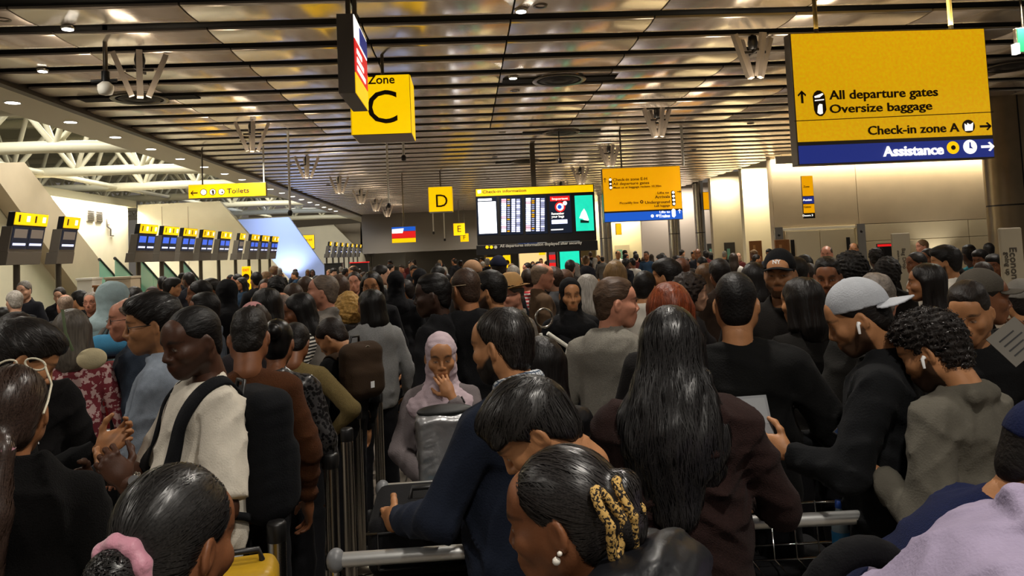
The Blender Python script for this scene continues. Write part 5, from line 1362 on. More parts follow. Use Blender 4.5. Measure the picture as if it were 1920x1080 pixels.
who('olivecoat', 'man with curly dark hair and earbud in a grey-olive coat, holding a phone', 1722, 592, 2.55, 58, ('curly', '#17110e'), 'tan', ('coat', '#57534a'), hp=25, hy=10, beard=.9, girth=1.06,
    arms=(((.26, -.06, 1.09), (.215, .15, 1.21), dict(curl=.6, palm=(.5, -.3, .8), dir=(.1, .9, .25))), ('phone')), strand=dict(flow=lambda p: (math.sin(p.x*300)*.6, math.cos(p.y*260)*.6+.4, math.sin(p.z*280)*.6), n=900, seg=6, step=.006, wd=.0014, lift=.005), o=dict(fold=.009))
who('polo', 'man in black polo with small red emblem facing the camera, looking down', 1810, 533, 3.15, 172, ('fade', '#1a130f'), 'tan', ('tee', '#101011'), hp=20, hy=-6, girth=1.15, beard=.25, arms=('fwd', 'low'), o=dict(slen=.85))
who('blackcap', 'bearded man in black cap and black jacket facing the camera', 1460, 472, 4.3, 172, ('short', '#120d0b'), 'tan', ('jacket', '#14110f'), gear_=('cap', '#0c0c0e'), hp=4, beard=.8, girth=1.1, o=dict(open=1))
who('leaner', 'dark-haired woman leaning against the black-cap man', 1500, 524, 3.95, 25, ('bob', '#110d0b'), 'tan', ('jacket', '#151311'), fem=True, hy=25)
who('facing', 'man with short hair facing the camera behind the grey-cap man', 1549, 484, 4.9, 176, ('fade', '#14100d'), 'brown', ('jacket', '#1a1614'), hp=10, beard=.3)
who('afro', 'person with a big rounded black hairstyle behind the grey-cap man', 1594, 477, 5.1, 5, ('curly', '#120e0b'), 'brown', ('jacket', '#151312'), hscale=1.12)
who('baldgrey', 'man with thinning grey hair behind the grey cap', 1640, 512, 3.6, 12, ('thin', '#6f665e'), 'pink', ('jacket', '#22211f'), girth=1.05)
who('greencap', 'man in olive-grey cap facing right with one hand at his mouth', 1838, 510, 3.55, -70, ('short', '#1b1511'), 'brown', ('jacket', '#141210'), gear_=('cap', '#4b463e'), hp=5, arms=(((.21, .18, 1.17), (.05, .17, 1.38), dict(curl=.5, palm=(.2, -1, 0), dir=(-.1, .1, 1))), 'low'))
who('earphones', 'woman with long dark hair in black jacket with earphone cable, left of the polo man', 1738, 497, 4.9, 78, ('long', '#120d0b'), 'olive', ('jacket', '#121110'), fem=True, hp=0, hy=10)
who('florals', 'grey-haired woman in a red floral top at the left', 134, 583, 4.5, -4, ('bob', '#5a534b'), 'pale', ('shirt', '#888888'), fem=True, topmat=m_floral)
who('baldleft', 'older bald man with glasses facing left beside the denim jacket man', 243, 558, 4.7, 88, ('bald', '#6b5b50'), 'pink', ('jacket', '#2c3440'), glasses=True)
who('tealhood', 'person in pale teal hooded jacket with the hood up and a grey backpack', 216, 533, 6.2, -58, ('short', '#15100d'), 'tan', ('hoodie', '#8fa8ac'), gear_=('hood', '#a9bfc2'), hy=-20, hp=12)
# two people cropped by the right edge
who('navyright', 'person in navy sweater cut off by the right edge', 2020, 770, 1.6, -75, ('short', '#14100d'), 'tan', ('sweater', '#121a3c'), gear_=('cap', '#101838'), hp=0, girth=1.35, lean=42)
who('lilac', 'person in lilac shirt cut off by the bottom right corner', 2150, 760, 1.28, -75, ('short', '#14100d'), 'tan', ('shirt', '#9a8fa8'), hp=0, girth=1.25, lean=45)

# ------------------------------------------------------------------ second rank and far crowd
MIDS = [  # label, px, py(top of head), distance, yaw, hair, skin, top, extras
 ('grey-haired man in dark jacket looking down under the nearest display', 44, 528, 11.5, 150, ('short', '#6a645c'), 'pale', ('jacket', '#1a1b20'), dict(hp=12)),
 ('white-haired man seen from behind at far left', 27, 546, 9.5, 20, ('short', '#a39c92'), 'pale', ('jacket', '#15151a'), {}),
 ('dark-haired man in suit below the second display', 111, 540, 12.5, 160, ('short', '#221a14'), 'pale', ('jacket', '#17171b'), dict(hp=14)),
 ('bald man with a peach scalp at left', 122, 552, 8.8, 10, ('bald', '#8a7564'), 'pink', ('jacket', '#2a2826'), {}),
 ('black-haired person left of the grey man with glasses', 150, 546, 10.5, 40, ('thick', '#120f0d'), 'tan', ('jacket', '#1c1c1e'), {}),
 ('grey-haired man with glasses facing the camera at left', 170, 547, 9.6, 165, ('thin', '#837a70'), 'pink', ('jacket', '#201f20'), dict(glasses=True)),
 ('black-haired person right of the pale teal hood', 251, 541, 8.6, 10, ('thick', '#15110e'), 'tan', ('jacket', '#3a3026'), {}),
 ('man with orange-lit face beside the blue bobble', 285, 538, 10.5, 150, ('short', '#2a1d15'), 'pink', ('jacket', '#23201e'), {}),
 ('young man facing right under the first blue display', 322, 523, 11.0, -80, ('thick', '#15110e'), 'tan', ('jacket', '#4a4a50'), {}),
 ('man with goatee facing left behind the white t-shirt man', 374, 527, 7.6, 80, ('short', '#120e0c'), 'brown', ('shirt', '#9a948c'), dict(beard=.7)),
 ('man with glasses behind the goatee man', 396, 526, 8.4, 140, ('thick', '#120e0c'), 'brown', ('jacket', '#2b2a2b'), dict(glasses=True)),
 ('man in grey shirt facing left right of the white t-shirt man', 384, 549, 5.6, 70, ('fade', '#14100e'), 'brown', ('shirt', '#59606a'), {}),
 ('person in black hooded top behind the rust sweater', 425, 528, 7.5, 15, ('short', '#110e0c'), 'brown', ('hoodie', '#121214'), dict(gear='hood', gcol='#141416')),
 ('woman with black hair and pale collar behind the rust sweater', 497, 545, 5.9, 60, ('half', '#100d0b'), 'tan', ('jacket', '#17171a'), dict(fem=True)),
 ('woman in pink cap behind the rust sweater man', 474, 572, 4.9, 15, ('bob', '#2b2019'), 'pale', ('jacket', '#2a2628'), dict(fem=True, gear='beanie', gcol='#c08a8a')),
 ('person with big black hair left of the brown-haired man', 519, 521, 7.8, 8, ('curly', '#0f0c0a'), 'brown', ('jacket', '#141416'), {}),
 ('man with sunburnt face under the eighth display', 498, 524, 9.5, 170, ('short', '#33241a'), 'pink', ('jacket', '#1e2026'), {}),
 ('brown-haired man next to the yellow vest', 549, 532, 6.9, 12, ('short', '#3a2b20'), 'pale', ('jacket', '#22252c'), {}),
 ('worker in bright yellow vest among the crowd', 573, 520, 9.5, -40, ('short', '#3a2a1e'), 'pink', ('vest', '#c8cc20'), {}),
 ('bald pink-headed man left of the striped top', 527, 547, 6.4, 10, ('bald', '#7a6a60'), 'pink', ('jacket', '#3a3a40'), {}),
 ('brown-haired man right of the grey jacket man', 634, 517, 6.6, 20, ('short', '#4a382c'), 'pink', ('jacket', '#3c3a3a'), {}),
 ('man in dark jacket facing the camera left of the black drape', 664, 511, 9.8, 172, ('short', '#2a211a'), 'pink', ('jacket', '#191a1e'), {}),
 ('woman with black hair and dark glasses facing the camera', 696, 514, 7.2, 172, ('bob', '#0e0b0a'), 'tan', ('jacket', '#141417'), dict(fem=True, glasses=True)),
 ('man in white shirt and black jacket facing right, mid hall', 714, 499, 10.5, -80, ('short', '#1b1512'), 'pale', ('jacket', '#17171a'), dict(o=dict(open=1))),
 ('boy with dark hair facing left, mid crowd', 757, 526, 8.6, 80, ('thick', '#1a1310'), 'tan', ('jacket', '#1d1c1f'), {}),
 ('woman in black headscarf seen from behind, mid crowd', 741, 510, 7.6, 10, None, 'tan', ('abaya', '#131316'), dict(fem=True, gear='hijab', gcol='#131316')),
 ('woman in black headscarf right of the boy', 786, 505, 8.8, 20, None, 'tan', ('abaya', '#161619'), dict(fem=True, gear='hijab', gcol='#161619')),
 ('bearded man with black hair facing left behind the cord man', 919, 512, 5.4, 62, ('thick', '#100d0b'), 'tan', ('jacket', '#141316'), dict(beard=.9)),
 ('man in tan cap left of the navy-cap man', 884, 492, 7.4, 30, ('short', '#4a3a2c'), 'pink', ('jacket', '#2c2724'), dict(gear='cap', gcol='#b08a6a')),
 ('man in navy cap and dark suit before the yellow totems', 934, 484, 8.6, 15, ('short', '#2c241e'), 'pink', ('jacket', '#15161c'), dict(gear='cap', gcol='#171a2c')),
 ('man in straw fedora and glasses with grey jacket', 957, 521, 5.9, 125, ('short', '#5a5048'), 'pink', ('jacket', '#6e675e'), dict(gear='fedora', gcol='#b08a5a', glasses=True, beard=.3)),
 ('person with grey hair left of the red striped shirt', 962, 499, 10.0, 10, ('short', '#8a837a'), 'pale', ('jacket', '#2f3030'), {}),
 ('person in red and white striped shirt, mid crowd', 990, 505, 8.8, 10, ('short', '#2a1f18'), 'pink', ('shirt', '#aa3333'), dict(tm='redstripe')),
 ('tall bald man facing right in a tan jacket', 1015, 494, 7.6, -75, ('bald', '#7d6a58'), 'pink', ('jacket', '#5a4634'), {}),
 ('brown-haired person right of the tall bald man', 1036, 503, 8.4, 60, ('thick', '#3a2a20'), 'pale', ('jacket', '#3a3a3c'), {}),
 ('man with red face behind the black headscarf woman', 1056, 506, 8.6, 100, ('short', '#4a3020'), 'pink', ('jacket', '#2b2a2b'), {}),
 ('woman in black headscarf facing the camera', 1068, 523, 5.7, -160, None, 'tan', ('abaya', '#111114'), dict(fem=True, gear='hijab', gcol='#111113', hy=-10)),
 ('white-haired woman right of the black headscarf woman', 1100, 518, 6.3, 10, ('bob', '#9a948c'), 'pale', ('jacket', '#2a2526'), dict(fem=True)),
 ('woman with long blonde hair seen from behind', 1152, 494, 7.0, 6, ('half', '#7d623f'), 'pale', ('jacket', '#2a2626'), dict(fem=True)),
 ('man with black hair and white collar behind the grey hoodie man', 1208, 509, 5.9, -20, ('short', '#14100e'), 'tan', ('jacket', '#cfc8bc'), {}),
 ('man with thick black hair facing left behind the redhead', 1250, 489, 6.0, 60, ('thick', '#120e0c'), 'tan', ('jacket', '#16161a'), {}),
 ('red-haired man right of the thick black hair', 1276, 486, 8.2, 20, ('short', '#5a3420'), 'pink', ('jacket', '#1b1b1e'), {}),
 ('woman with brown curly hair facing right near the black t-shirt man', 1293, 519, 5.3, -75, ('curlyf', '#241a14'), 'pale', ('jacket', '#1a1718'), dict(fem=True)),
 ('dark-haired person left of the black t-shirt man', 1348, 489, 6.8, 20, ('thick', '#17110e'), 'brown', ('jacket', '#2e221a'), {}),
 ('brown-haired woman just behind the black t-shirt man', 1325, 497, 7.2, -30, ('half', '#5a4028'), 'pale', ('jacket', '#4a3a2c'), dict(fem=True)),
 ('person with black bob left of the black cap', 1413, 497, 5.6, 0, ('bob', '#110d0b'), 'tan', ('jacket', '#181512'), dict(fem=True)),
 ('dark-haired person right of the black cap', 1492, 484, 5.6, -10, ('short', '#13100d'), 'brown', ('jacket', '#181513'), {}),
 ('bald man with a shining scalp before the double doors', 1549, 462, 11.0, 170, ('bald', '#4a3a30'), 'pink', ('jacket', '#1d1a18'), {}),
 ('dark-haired pair member left of the shining scalp', 1508, 480, 9.8, 40, ('thick', '#15110e'), 'tan', ('jacket', '#231d1a'), {}),
 ('person with a small afro left of the notice stand', 1642, 468, 9.8, 10, ('curly', '#120e0b'), 'dark', ('jacket', '#1a1614'), {}),
 ('dark-haired person beneath the small afro', 1664, 488, 6.8, -20, ('curlyf', '#15100d'), 'brown', ('jacket', '#171412'), dict(fem=True)),
 ('man with round face looking left past the Bag Drop banner', 1717, 474, 8.4, 120, ('short', '#14100d'), 'brown', ('shirt', '#cfc9bf'), {}),
 ('man behind the round-faced man', 1739, 467, 9.4, 140, ('short', '#14100d'), 'brown', ('jacket', '#1a1716'), {}),
 ('bearded man facing left in white shirt with dark strap', 1772, 464, 6.3, 82, ('thick', '#120e0c'), 'tan', ('shirt', '#d8d3c8'), dict(beard=.95)),
 ('man in teal t-shirt among the right-hand crowd', 1816, 460, 9.6, 30, ('fade', '#120e0c'), 'dark', ('tee', '#3f93a8'), {}),
 ('young man facing the camera right of the teal t-shirt', 1838, 470, 9.0, 150, ('thick', '#120e0c'), 'brown', ('jacket', '#1d1a19'), {}),
 ('person with brown head below the young man', 1841, 490, 7.0, 30, ('short', '#2a1f18'), 'brown', ('jacket', '#cdbfae'), {}),
 ('man with dark hair beside the Economy banner', 1863, 478, 8.2, 160, ('thick', '#14100d'), 'brown', ('jacket', '#1c1918'), {}),
 ('dark-haired person at the foot of the bronze column', 1853, 456, 13.0, 20, ('short', '#14100d'), 'brown', ('jacket', '#1c1918'), {}),
 ('dark-haired person behind the polo man', 1790, 497, 6.6, 10, ('short', '#17120f'), 'brown', ('jacket', '#15120f'), {}),
 ('person in grey cap at the right edge', 1912, 528, 4.4, 20, ('short', '#1a1512'), 'tan', ('jacket', '#121212'), dict(gear='cap', gcol='#77736c')),
]
TM = {'redstripe': m_redstripe}
occupied = []
for (lab, px, py, d, yaw, hr_, sk, tp_, ex) in MIDS:
    ex = dict(ex); ge = ex.pop('gear', None); gc = ex.pop('gcol', None); tm = ex.pop('tm', None)
    person(lab, px, py, d, yaw, hr_, sk, tp_, gear_=(ge, gc) if ge else None, topmat=TM.get(tm), **ex)
for r_ in [o for o in sc.objects if o.name.startswith('person') and o.parent is None]: occupied.append((r_.location.x, r_.location.y))
# far crowd: fills the hall between the placed travellers, seen only as small heads
rs = random.Random(11); FAR = 0
HC = ['#0f0c0a', '#14100d', '#1d1510', '#2b2018', '#3d2c20', '#6b5136', '#7a746c', '#15110f', '#100d0b']
TC = ['#141416', '#1b1b20', '#22262e', '#2e2a28', '#3a3f48', '#55524e', '#8a857c', '#c9c4ba', '#5a2a28', '#23364a', '#17171a', '#201c1a']
FT = [('short', 'jacket', False), ('thick', 'jacket', False), ('half', 'jacket', True), ('short', 'hoodie', False), ('bob', 'sweater', True), ('fade', 'tee', False), ('bald', 'jacket', False), ('long', 'jacket', True)]
TN = dict(zip(TC, ['black', 'charcoal', 'slate', 'dark brown', 'steel blue', 'grey', 'pale grey', 'cream', 'maroon', 'blue', 'black', 'brown']))
tries = 0
while FAR < 125 and tries < 9000:
    tries += 1
    y = rs.uniform(7.5, 34)**1.0; xm = y*.62
    x = rs.uniform(max(-7.0, -xm), min(8.6 if y > 20 else 10.5, xm))
    if any((x-a)**2+(y-b)**2 < .42 for a, b in occupied): continue
    if 1.5 < x < 3.8 and 21 < y < 25: continue
    st, tk, fm = rs.choice(FT); h = rs.uniform(1.52, 1.70) if fm else rs.uniform(1.62, 1.84)
    yaw = rs.choice([0, 10, -15, 40, -40, 80, -80, 120, 160, 180, -160])
    # pixel of the head top from the world point
    v = Vector((x, y, h))-Vector((0, 0, CAMZ)); dep = v.dot(fwd); px = CX+FPX*v.dot(rt)/dep; py = CY-FPX*v.dot(up)/dep
    zone = 'left displays' if px < 620 else 'far end of the hall' if px < 880 else 'departures board' if px < 1130 else 'right-hand bays' if px < 1450 else 'right panel wall'
    dist = 'second-rank' if y < 13 else 'distant' if y < 22 else 'tiny far-off'
    hc = rs.choice(HC); hcn = 'grey-haired' if hc == '#7a746c' else 'light brown-haired' if hc == '#6b5136' else 'dark-haired'
    if st == 'bald': hcn = 'bald'
    tcol = rs.choice(TC); person('%s %s traveller in %s %s, crowd towards the %s' % (dist, hcn, TN[tcol], tk, zone), px, py, y, yaw, (st, hc), rs.choice(['pale', 'tan', 'tan', 'olive', 'brown', 'dark', 'pink']), (tk, tcol), fem=fm, hp=5, hy=rs.choice([0, 25]),
           group='packed crowd towards the %s' % zone)
    occupied.append((x, y)); FAR += 1
# ================================================================== things worn, carried and standing about
def on_head(key, mb, name, m, color=None):
    r, Mx, s = P1[key]; q = mb.build(name, m, r, color=color); q.matrix_local = Mx; return q
def sdf_obj(name, g, m, parent=None, color=None):
    V, F = g.mesh(); me = fast_mesh(name, V, F); return link(name, me, m, parent, color=color)
def rbox(g, c, h, r=.03, k=0, op='u', ty=0):
    """rounded box"""
    c = np.array(c); h = np.array(h); sl = g.win(c-h, c+h, r+k+4*g.res)
    if sl is None: return g
    X, Y, Z = g.pts(sl); qx, qy, qz = np.abs(X-c[0])-h[0]+r, np.abs(Y-c[1])-h[1]+r, np.abs(Z-c[2])-h[2]+r
    d = np.sqrt(np.maximum(qx, 0)**2+np.maximum(qy, 0)**2+np.maximum(qz, 0)**2)+np.minimum(np.maximum(np.maximum(qx, qy), qz), 0)-r
    g.put(sl, d, k, op); return g
def hoop(c, r, tube, axis='x', n=20):
    pts = []
    for i in range(n+1):
        q = 2*PI*i/n
        pts.append((c[0], c[1]+r*math.cos(q), c[2]+r*math.sin(q)) if axis == 'x' else (c[0]+r*math.cos(q), c[1], c[2]+r*math.sin(q)) if axis == 'y' else (c[0]+r*math.cos(q), c[1]+r*math.sin(q), c[2]))
    return MB().tube(pts, tube, 6, False)
m_gold = mat('gold', '#c8a050', .25, 1); m_pearl = mat('pearl', '#e6e0d4', .2, coat=.5); m_budw = mat('earbud_white', '#eeeeee', .25)
m_pink = mat('scrunchie_pink', '#c98a9c', .5, bump=.4, bscale=60, sheen=.3)
# ---- small parts of the nearest people
mb = MB()
for x in (-1, 1):
    mb.tube([(x*.036+.026*math.cos(q), .078-.1*abs(x*.036+.026*math.cos(q)), .245+.016*math.sin(q)-abs(x*.036+.026*math.cos(q))*.25) for q in np.linspace(0, 2*PI, 17)], .003, 6, False)
    mb.tube([(x*.062, .07, .226), (x*.088, .02, .18), (x*.092, -.04, .14), (x*.088, -.07, .11)], .0032, 6)
on_head('pony', mb, 'sunglasses', mat('cream_plastic', '#d8d0b8', .3))
on_head('pony', hoop((0, -.118, .035), .030, .008, 'z'), 'hair_tie', m_pink)
g = Grid((-.07, -.20, .01), (.07, -.07, .16), .004)
for i in range(18):
    q = 2*PI*i/18; q2 = 2*PI*(i+1)/18; g.cap((.043*math.cos(q), -.108-.012*math.sin(q), .085+.043*math.sin(q)), (.043*math.cos(q2), -.108-.012*math.sin(q2), .085+.043*math.sin(q2)), .012+.004*(i % 2), .012+.004*((i+1) % 2), .005)
r, Mx, s_ = P1['scrunchie']; q = sdf_obj('scrunchie', g, m_pink, r); q.matrix_local = Mx
on_head('scrunchie', hoop((.088, .004, .052), .015, .0028, 'x'), 'earring', m_gold)
# leopard clip: two spotted bars at the back of the head
g = Grid((-.09, -.19, .0), (.09, -.04, .22), .004)
for (cx_, cy_, tl) in ((-.062, -.118, .5), (-.018, -.146, .2)):
    pr = None
    for i in range(19):
        q_ = 2*PI*i/18; u, v = .020*math.cos(q_), .062*math.sin(q_); p_ = np.array((cx_+u*math.cos(tl)-.02*v/.06*.3, cy_-u*math.sin(tl)*.6+.02*abs(v)/.06, .108+v))
        if pr is not None: g.cap(pr, p_, .0085, None, .004)
        pr = p_
r, Mx, s_ = P1['leopard']; q = sdf_obj('hair_clip', g, m_leop, r); q.matrix_local = Mx
on_head('leopard', MB().lathe([(0, -.008), (.006, -.005), (.008, 0), (.006, .005), (0, .008)], c=(-.088, .0, .066), n=12), 'earring', m_pearl)
on_head('leopard', MB().lathe([(0, -.005), (.004, -.003), (.005, 0), (.004, .003), (0, .005)], c=(-.089, -.010, .078), n=12), 'earring', m_pearl)
for key in ('greycap', 'olivecoat'):
    on_head(key, MB().tube([(-.086, .003, .103), (-.094, .008, .098), (-.093, .017, .070)], [.008, .006, .0045], 8), 'earbud', m_budw)
on_head('strap', hoop((0, -.012, .135), .091, .0025, 'z', 28), 'cord', mat('cord_pale', '#a08c70', .6))
on_head('greycap', MB().lathe([(0, .0), (.007, -.001), (.008, -.006)], c=(0, -.014, .259), n=12), 'cap_button', m_cloth, lin('#a9acb2'))
# emblems and lettering on clothes
r, Mx, s_ = P1['fleece']; L_ = 0
def chest_mark(key, x, z, mb, m, name='emblem'):
    """find the garment surface at chest height and lay a small mark on it"""
    r, Mx, s = P1[key]; go = [c for c in r.children if c.name.split('.')[0] in ('jacket', 't_shirt', 'sweater', 'coat')][0]; me = go.data
    bvh = BVHTree.FromPolygons([v.co for v in me.vertices], [p.vertices for p in me.polygons])
    hit = bvh.ray_cast(Vector((x, .6, z*s)), Vector((0, -1, 0)))
    if hit[0] is None: return
    o = mb.build(name, m, r); n = hit[1]; rot = n.to_track_quat('Z', 'Y'); o.location = hit[0]+n*.002; o.rotation_mode = 'QUATERNION'; o.rotation_quaternion = rot
    return o
mb = MB()
for k in range(3): mb.tube([(-.018+.006*k, -.012, 0), (-.018+.006*k, -.002+.004*k, 0), (-.004+.004*k, .012, 0), (.012, .0+.004*k, 0), (.012, -.012, 0)], .0016, 5)
chest_mark('fleece', .075, 1.33, mb, m_budw)
mb = MB(); mb.lathe([(0, .0), (.011, .0), (.011, .002)], n=10); chest_mark('polo', .085, 1.30, mb, mat('emblem_red', '#8e2a24', .6))
def on_cap(key, txt):
    r, Mx, s = P1[key]; me0, lo, hi = text_mesh(txt, .03); me = me0.copy(); me.materials.append(m_budw)
    o = link('lettering', me, None, r); k = .03; o['kind'] = 'stuff'
    o.matrix_local = Mx @ Matrix.Translation((.022, .097, .182)) @ Matrix.Rotation(PI, 4, 'Z') @ Matrix.Rotation(math.radians(72), 4, 'X') @ Matrix.Diagonal((k, k, k*.3, 1))
on_cap('blackcap', 'NY')
# shirt collar of the bearded man
r, Mx, s_ = P1['checked']; g = Grid((-.12, -.16, 1.36*s_), (.12, .10, 1.58*s_), .005)
for i in range(16):
    a0 = 2*PI*i/16; a1 = 2*PI*(i+1)/16
    if math.sin((a0+a1)/2) > .85: continue
    g.cap(xf((math.cos(a0)*.064, -.045+math.sin(a0)*.064, 1.512-.02*math.sin(a0)), s_, 0), xf((math.cos(a1)*.064, -.045+math.sin(a1)*.064, 1.512-.02*math.sin(a1)), s_, 0), .016, None, .012)
    g.cap(xf((math.cos(a0)*.072, -.045+math.sin(a0)*.072, 1.50-.02*math.sin(a0)), s_, 0), xf((math.cos(a0)*.085, -.048+math.sin(a0)*.085, 1.475-.02*math.sin(a0)), s_, 0), .014, None, .012)
sdf_obj('shirt_collar', g, m_check, r)
# wristwatches
def watch(key, side, name='wristwatch', t=.93):
    r, Mx, s = P1[key]; sp = WRIST[key]; sh, e, w_ = arm_pts(sp, s, 0, side, r['girth']); d = Vector(w_-e).normalized(); c = Vector(e+(w_-e)*t)
    n = Vector((0, 0, 1)) if abs(d.z) < .8 else Vector((1, 0, 0)); a = d.cross(n).normalized(); b = a.cross(d).normalized(); R_ = .034*s
    o = MB().tube([c+(a*math.cos(q)+b*math.sin(q))*R_-d*.0 for q in np.linspace(0, 2*PI, 21)], .006, 6, False).build(name, m_steel, r)
    o2 = MB().tube([c+(a*math.cos(q)+b*math.sin(q))*R_+d*.009 for q in np.linspace(0, 2*PI, 21)], .005, 6, False).build('watch_link', m_steel, o)
    f_ = Vector((side*1.0, 0, .4)); f_ = (f_-d*f_.dot(d)).normalized(); MB().tube([c+f_*R_*.9, c+f_*(R_+.012)], .018, 16).build('watch_face', m_dark, o)
WRIST = {'white_tee': ((.27, .03, 1.09), (.155, .30, 1.215)), 'hijab': ((.20, .17, 1.17), (.055, .170, 1.445))}
watch('white_tee', -1, t=.9); watch('hijab', -1, t=.82)

# ---- backpacks (things of their own, worn)
def backpack(key, label, col, w_=.30, h_=.46, dp=.17, top=1.44, back=.13, m=m_cloth, mark=None, strapcol=None):
    r, Mx, s = P1[key]; GARM = [c for c in r.children if c.name.split('.')[0] in ('t_shirt', 'sweater', 'hoodie')][0].data
    bv = BVHTree.FromPolygons([v.co for v in GARM.vertices], [p.vertices for p in GARM.polygons]); hit = bv.ray_cast(Vector((0, -.6, 1.25*s)), Vector((0, 1, 0))); back = -hit[0].y-.015 if hit[0] else back
    root = empty('backpack', r.location, r.rotation_euler.z, label, 'backpack'); zc_ = top-h_/2; yb = -back-dp/2
    g = Grid((-w_, -.62, .7), (w_, .05, 1.62), .009)
    rbox(g, (0, yb, zc_), (w_/2, dp/2, h_/2), .07); rbox(g, (0, yb-dp*.42, zc_-h_*.16), (w_*.42, dp*.22, h_*.26), .05, .03)
    g.field(lambda f, X, Y, Z: f-.005*np.abs(snoise(X, Y, Z*1.4, 34, 5, 4)))
    sdf_obj('bag_body', g, m, root, lin(col))
    me = GARM; bvh = BVHTree.FromPolygons([v.co for v in me.vertices], [p.vertices for p in me.polygons])
    for x in (-1, 1):
        gi = PKG.get(key, 1.0)
        pts = [(x*.09, -back-.01, top-.04), (x*.105, -.06, 1.47), (x*.112, .03, 1.45), (x*.118, .16, 1.36), (x*.128, .20, 1.22), (x*.15, .13, 1.10), (x*.16, -.02, 1.03), (x*.13, -back-.01, .99)]
        pts = [Vector(xf((p_[0]*gi**.6, p_[1], p_[2]), s, 0)) for p_ in pts]; V = []; F = []; nn = 44; pv = None; path = []
        for i in range(nn+1):
            t = i/nn*(len(pts)-1); k = min(int(t), len(pts)-2); q = pts[k].lerp(pts[k+1], t-k); loc, nor, ix, ds = bvh.find_nearest(q)
            path.append((loc+nor*.008, nor))
        for _ in range(4): path = [path[0]]+[((path[i-1][0]+path[i][0]*2+path[i+1][0])/4, (path[i-1][1]+path[i][1]*2+path[i+1][1]).normalized()) for i in range(1, nn)]+[path[-1]]
        for i, (q, nor) in enumerate(path):
            d_ = (path[min(i+1, nn)][0]-path[max(i-1, 0)][0]).normalized(); sd = d_.cross(nor).normalized()*(.031 if 4 < i < 32 else .014)
            V += [q+sd, q+sd*.9+nor*.010, q-sd*.9+nor*.010, q-sd]
        for i in range(nn):
            for j in range(3): F.append((4*i+j, 4*i+j+1, 4*i+5+j, 4*i+4+j))
            F.append((4*i+3, 4*i, 4*i+4, 4*i+7))
        MB().add(V, F, True).build('shoulder_strap', m, root, color=lin(strapcol or col))
    MB().tube([(-.04, -back-.02, top-.02), (-.03, -back-.03, top+.035), (.03, -back-.03, top+.035), (.04, -back-.02, top-.02)], .009, 6).build('carry_loop', m_dark, root)
    MB().tube([(-w_*.42, yb-dp*.30, zc_+h_*.30), (0, yb-dp*.42, zc_+h_*.44), (w_*.42, yb-dp*.30, zc_+h_*.30)], .005, 5).build('zip', m_dsteel, root)
    if mark: MB().box((-.015, yb-dp*.66, zc_-.1), (.015, yb-dp*.62, zc_-.06)).build('badge', m_budw, root)
    return root
PKG = {'white_tee': 1.22}
backpack('white_tee', 'black backpack on the back of the white t-shirt man', '#131417', .32, .50, .19, 1.47, .17)
backpack('brownpack', 'brown canvas backpack worn by the bent-down person in black', '#3a2c20', .30, .36, .16, 1.42, .12, mark=True)
backpack('tealhood', 'grey backpack worn by the person in the pale teal hood', '#7d7a74', .30, .42, .14, 1.42, .13)
# ---- held things
def hold(key, side, sp, off=.10, up_=0):
    r, Mx, s = P1[key]; sh, e, w_ = arm_pts(sp, s, 0, side, r['girth']); kw = sp[2] if len(sp) > 2 else {}
    d = np.array(kw.get('dir', w_-e)); d = d/np.linalg.norm(d); return world_of(r, w_+d*off*s+np.array((0, 0, up_))), math.radians(0)+r.rotation_euler.z
def phone(loc, rot, label, name='phone'):
    o = empty(name, loc, 0, label, 'phone'); o.rotation_euler = rot
    MB().box((-.036, -.076, -.004), (.036, .076, .004)).build('case', m_dark, o, bev=.003); MB().box((-.033, -.073, .004), (.033, .073, .0048)).build('display', m_scr, o); MB().box((-.03, .05, -.006), (-.008, .072, -.004)).build('camera_bump', m_dsteel, o); return o
SP_CO = ((.26, -.06, 1.09), (.215, .15, 1.21), dict(dir=(.1, .9, .25)))
p, a = hold('olivecoat', -1, SP_CO, .08, .06); phone(p, (math.radians(35), math.radians(-10), a+.3), 'phone held by the man in the grey-olive coat')
SP_GC = ((.25, .08, 1.13), (.20, .27, 1.17), dict(dir=(.05, .95, .3)))
p, a = hold('greycap', -1, SP_GC, .12, .05); o = empty('document', p, 0, 'grey travel document in the hand of the grey-cap man', 'document'); o.rotation_euler = (math.radians(70), 0, a-.9)
MB().box((-.075, -.06, -.002), (.075, .10, .002)).build('cover', mat('paper_grey', '#8d8f93', .5), o); MB().box((-.065, .0, .002), (.065, .09, .003)).build('page', mat('page_grey', '#9b9da0', .6), o)
p = atY(1903, 640, 2.55); o = empty('leaflet', p, 0, 'printed leaflet at the right edge beside the polo man', 'leaflet'); o.rotation_euler = (math.radians(55), math.radians(-25), .3)
MB().box((-.08, -.06, -.001), (.08, .06, .001)).build('sheet', mat('paper_dull', '#5f5a52', .6), o)
for k in range(4): MB().box((-.05, -.035+.02*k, .001), (.05-.02*(k % 2), -.030+.02*k, .0016)).build('print_line', m_dark, o)

# ---- queue posts with belts
posts = [(518, 978, 'nearest short steel queue post beside the black backpack'), (620, 850, 'second steel queue post from the camera'), (650, 803, 'third steel queue post from the camera'), (668, 763, 'fourth steel queue post from the camera'), (708, 735, 'farthest steel queue post, right of the others')]
prev = None
for px, py, lab in posts:
    Y = 1.0
    for Y in np.linspace(2, 8, 601):
        if atY(px, py, Y).z <= 1.0: break
    t = atY(px, py, float(Y)); o = empty('queue_post', (t.x, t.y, 0), 0, lab, 'post')
    MB().tube([(0, 0, .03), (0, 0, .99)], .034, 20).build('tube', m_steel, o)
    MB().lathe([(.0, 1.0), (.03, 1.0), (.036, .99), (.036, .93), (.031, .925)], n=20).build('belt_head', m_dark, o)
    MB().lathe([(0, 0), (.17, 0), (.17, .012), (.05, .03), (0, .03)], n=28).build('base', m_dsteel, o)
